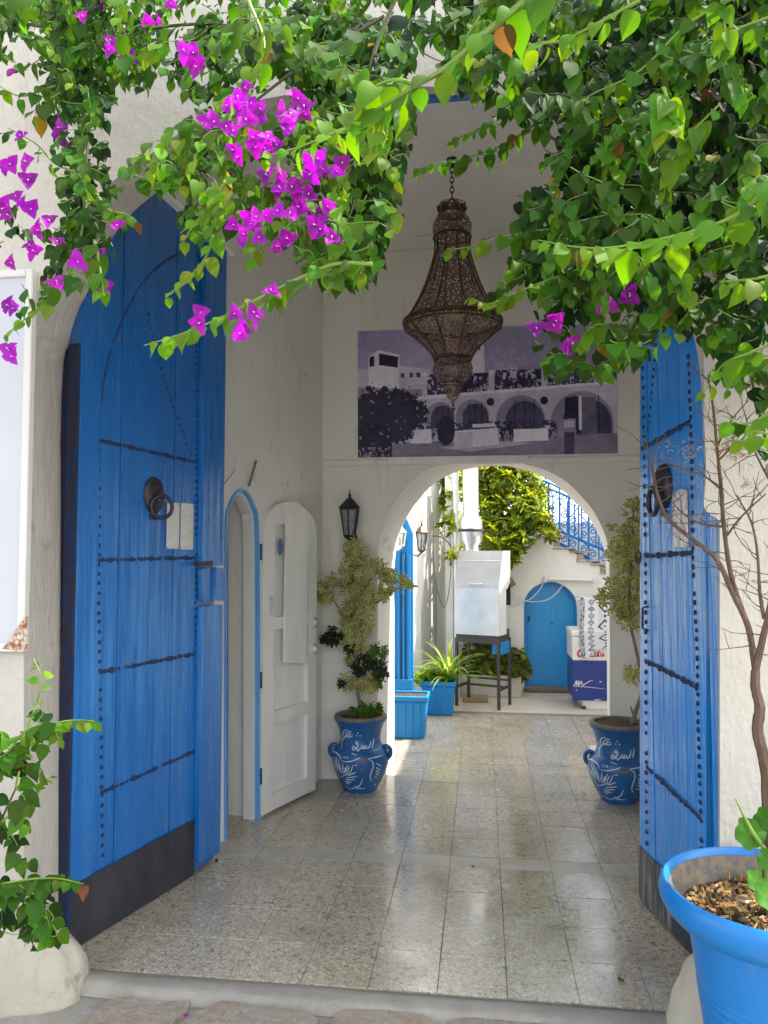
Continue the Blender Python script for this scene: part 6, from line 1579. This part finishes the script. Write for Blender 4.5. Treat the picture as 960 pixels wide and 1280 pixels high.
# centre spray
vc = thing('bougainvillea_vine', 'bright yellow green bougainvillea spray with the biggest purple flower cluster, top centre', 'vine', at(430, 40, 1.9), GRP)
V = Plant(103)
pc = [(150, 205), (205, 175), (240, 130), (330, 95), (480, 70), (510, 130), (492, 280), (470, 330), (430, 360), (400, 350), (350, 300), (300, 300), (260, 240), (210, 235)]
fillin(V, pc, 110, (1.55, 2.1), .046, 1.15, 21, .22, 1.0)
fillin(V, [(360, 60), (510, 60), (515, 160), (490, 300), (450, 360), (420, 300), (380, 200)], 84, (1.75, 2.2), .052, .5, 22, .22)
fillin(V, [(140, 205), (215, 165), (280, 150), (300, 230), (255, 300), (215, 290), (235, 245), (180, 240)], 34, (1.62, 1.85), .046, 1.0, 27, .17)
fillin(V, [(380, 290), (490, 250), (470, 330), (430, 380), (395, 370)], 20, (1.7, 2.0), .058, .7, 23, .18)
fillin(V, [(230, 20), (520, 20), (500, 110), (330, 100), (240, 120)], 85, (1.7, 2.4), .055, .55, 24, .22)
fillin(V, [(145, 200), (215, 170), (265, 150), (260, 225), (220, 240), (180, 235)], 26, (1.6, 1.8), .048, .95, 25, .16)
hero(V, [(690, -25), (620, 30), (560, 82), (515, 110), (470, 138), (420, 165), (370, 185), (325, 197)], (1.30, 1.5), .066, .030, .7, .9, .0075)
hero(V, [(520, 105), (490, 100), (460, 115), (440, 150)], (1.4, 1.42), .062, .020, .85, 1)
hero(V, [(500, 130), (480, 150), (470, 190)], (1.4, 1.42), .064, .022, .8, .95)
hero(V, [(465, 330), (420, 330), (385, 343), (345, 362), (300, 385), (265, 402), (225, 418), (180, 432)], (1.55, 1.6), .058, .028, .6, 1)
hero(V, [(290, 240), (268, 280), (262, 310), (248, 335), (228, 352), (208, 372)], (1.6, 1.65), .046, .022, .75, 1)
hero(V, [(280, 230), (265, 255), (240, 285), (228, 305)], (1.6, 1.65), .042, .024, .8, 1)
hero(V, [(340, 260), (320, 300), (315, 325)], (1.6, 1.62), .052, .026, .7, .95)
hero(V, [(310, 0), (330, 60), (300, 110), (270, 130)], (1.6, 1.6), .062, .03, .7, .95)
for pts, r in (([(520, -60), (470, 60), (450, 160), (440, 260), (400, 330)], .006), ([(480, 20), (380, 80), (300, 140), (220, 190)], .005)):
    c = curve([at(x, y, 1.85) for x, y in pts], 8); V.stems.append((c, [r*(1-.5*i/(len(c)-1)) for i in range(len(c))]))
V.build(vc, 300)
FC = [(233, 62), (240, 78), (310, 112), (300, 128), (290, 135), (320, 140), (312, 152), (330, 142), (372, 125), (378, 140), (365, 150), (368, 162), (355, 140), (330, 175), (338, 185), (322, 178), (296, 192), (262, 158), (286, 160), (395, 205), (390, 215), (404, 210), (365, 232), (358, 238), (372, 240), (340, 218), (385, 245), (318, 268), (312, 275), (322, 300), (310, 297), (345, 262), (352, 268), (362, 298), (358, 305), (400, 282), (402, 290), (375, 262), (338, 362), (342, 370), (318, 392), (325, 396), (300, 412), (304, 420), (296, 392), (256, 395), (250, 400), (430, 205), (412, 262), (290, 285)]
for x, y in FC: 
    flower(vc, at(x+rg.uniform(-4, 4), y+rg.uniform(-4, 4), rg.uniform(1.46, 1.56)), .026*rg.uniform(.8, 1.15), rg)
    if y < 310 and rg.random() < .8: flower(vc, at(x+rg.uniform(-14, 14), y+rg.uniform(-12, 12), rg.uniform(1.5, 1.62)), .023*rg.uniform(.7, 1.1), rg)
# young vine at the foot of the left wall
vb = thing('climbing_vine', 'young leafy green vine at the left foot of the street wall below the sign', 'vine', (at(-20, 1240, 2.45).x, 2.42, -.03))
V = Plant(104)
fillin(V, [(-60, 910), (70, 880), (62, 950), (30, 990), (60, 1010), (20, 1060), (60, 1090), (95, 1110), (70, 1150), (60, 1185), (20, 1170), (-60, 1190)], 42, (2.25, 2.5), .066, .62, 31, .2, .55)
hero(V, [(20, 985), (30, 930), (45, 880), (52, 850), (42, 822)], (2.4, 2.45), .062, .03, .6, .95, droop=.5)
hero(V, [(-10, 960), (40, 930), (70, 905), (100, 900), (118, 902)], (2.35, 2.3), .058, .026, .6, .95, droop=.5)
hero(V, [(-20, 960), (10, 940), (30, 915), (60, 905), (75, 925)], (2.3, 2.25), .066, .026, .6, .85, droop=.6)
hero(V, [(0, 1030), (20, 1010), (35, 990), (50, 980), (62, 972)], (2.35, 2.35), .045, .026, .7, 1, droop=.4)
hero(V, [(-20, 1110), (30, 1100), (70, 1098), (105, 1105)], (2.35, 2.3), .068, .02, .4, .7, droop=.5)
hero(V, [(-20, 1090), (20, 1120), (60, 1150), (70, 1170), (40, 1165)], (2.35, 2.3), .064, .024, .5, .8, droop=.5)
c = curve([Vector((at(-20, 1240, 2.45).x, 2.42, -.03)), at(-25, 1100, 2.4), at(0, 1030, 2.4), at(20, 985, 2.4)], 8); V.stems.append((c, [.008-.005*i/(len(c)-1) for i in range(len(c))]))
V.build(vb, 300)

# ------------------------------------------------------------------ fallen bits on the floor
def fallen(name, px_, py_, label, cat, mesh, size, colr, z=.004):
    p = gnd(px_, py_, z); o = link(name, mesh); o.location = p; o.scale = (size,)*3; o.rotation_euler = (.1, .15, rnd.uniform(0, 6)); o.color = (*colr, 1); return tag(o, label, cat)
fallen('fallen_leaf', 777, 1227, 'single small green leaf lying on the tiled floor near the guard stone', 'leaf', LM[2], .035, (.10, .20, .02), .008)
fallen('fallen_leaf', 589, 1083, 'tiny dark leaf lying on the pale border tiles', 'leaf', LM[0], .022, (.06, .07, .02), .008)
fallen('fallen_bract', 232, 1271, 'single fallen purple bract lying on the flagstones at the bottom', 'petal', FM[0], .016, (.45, .03, .36), .02)
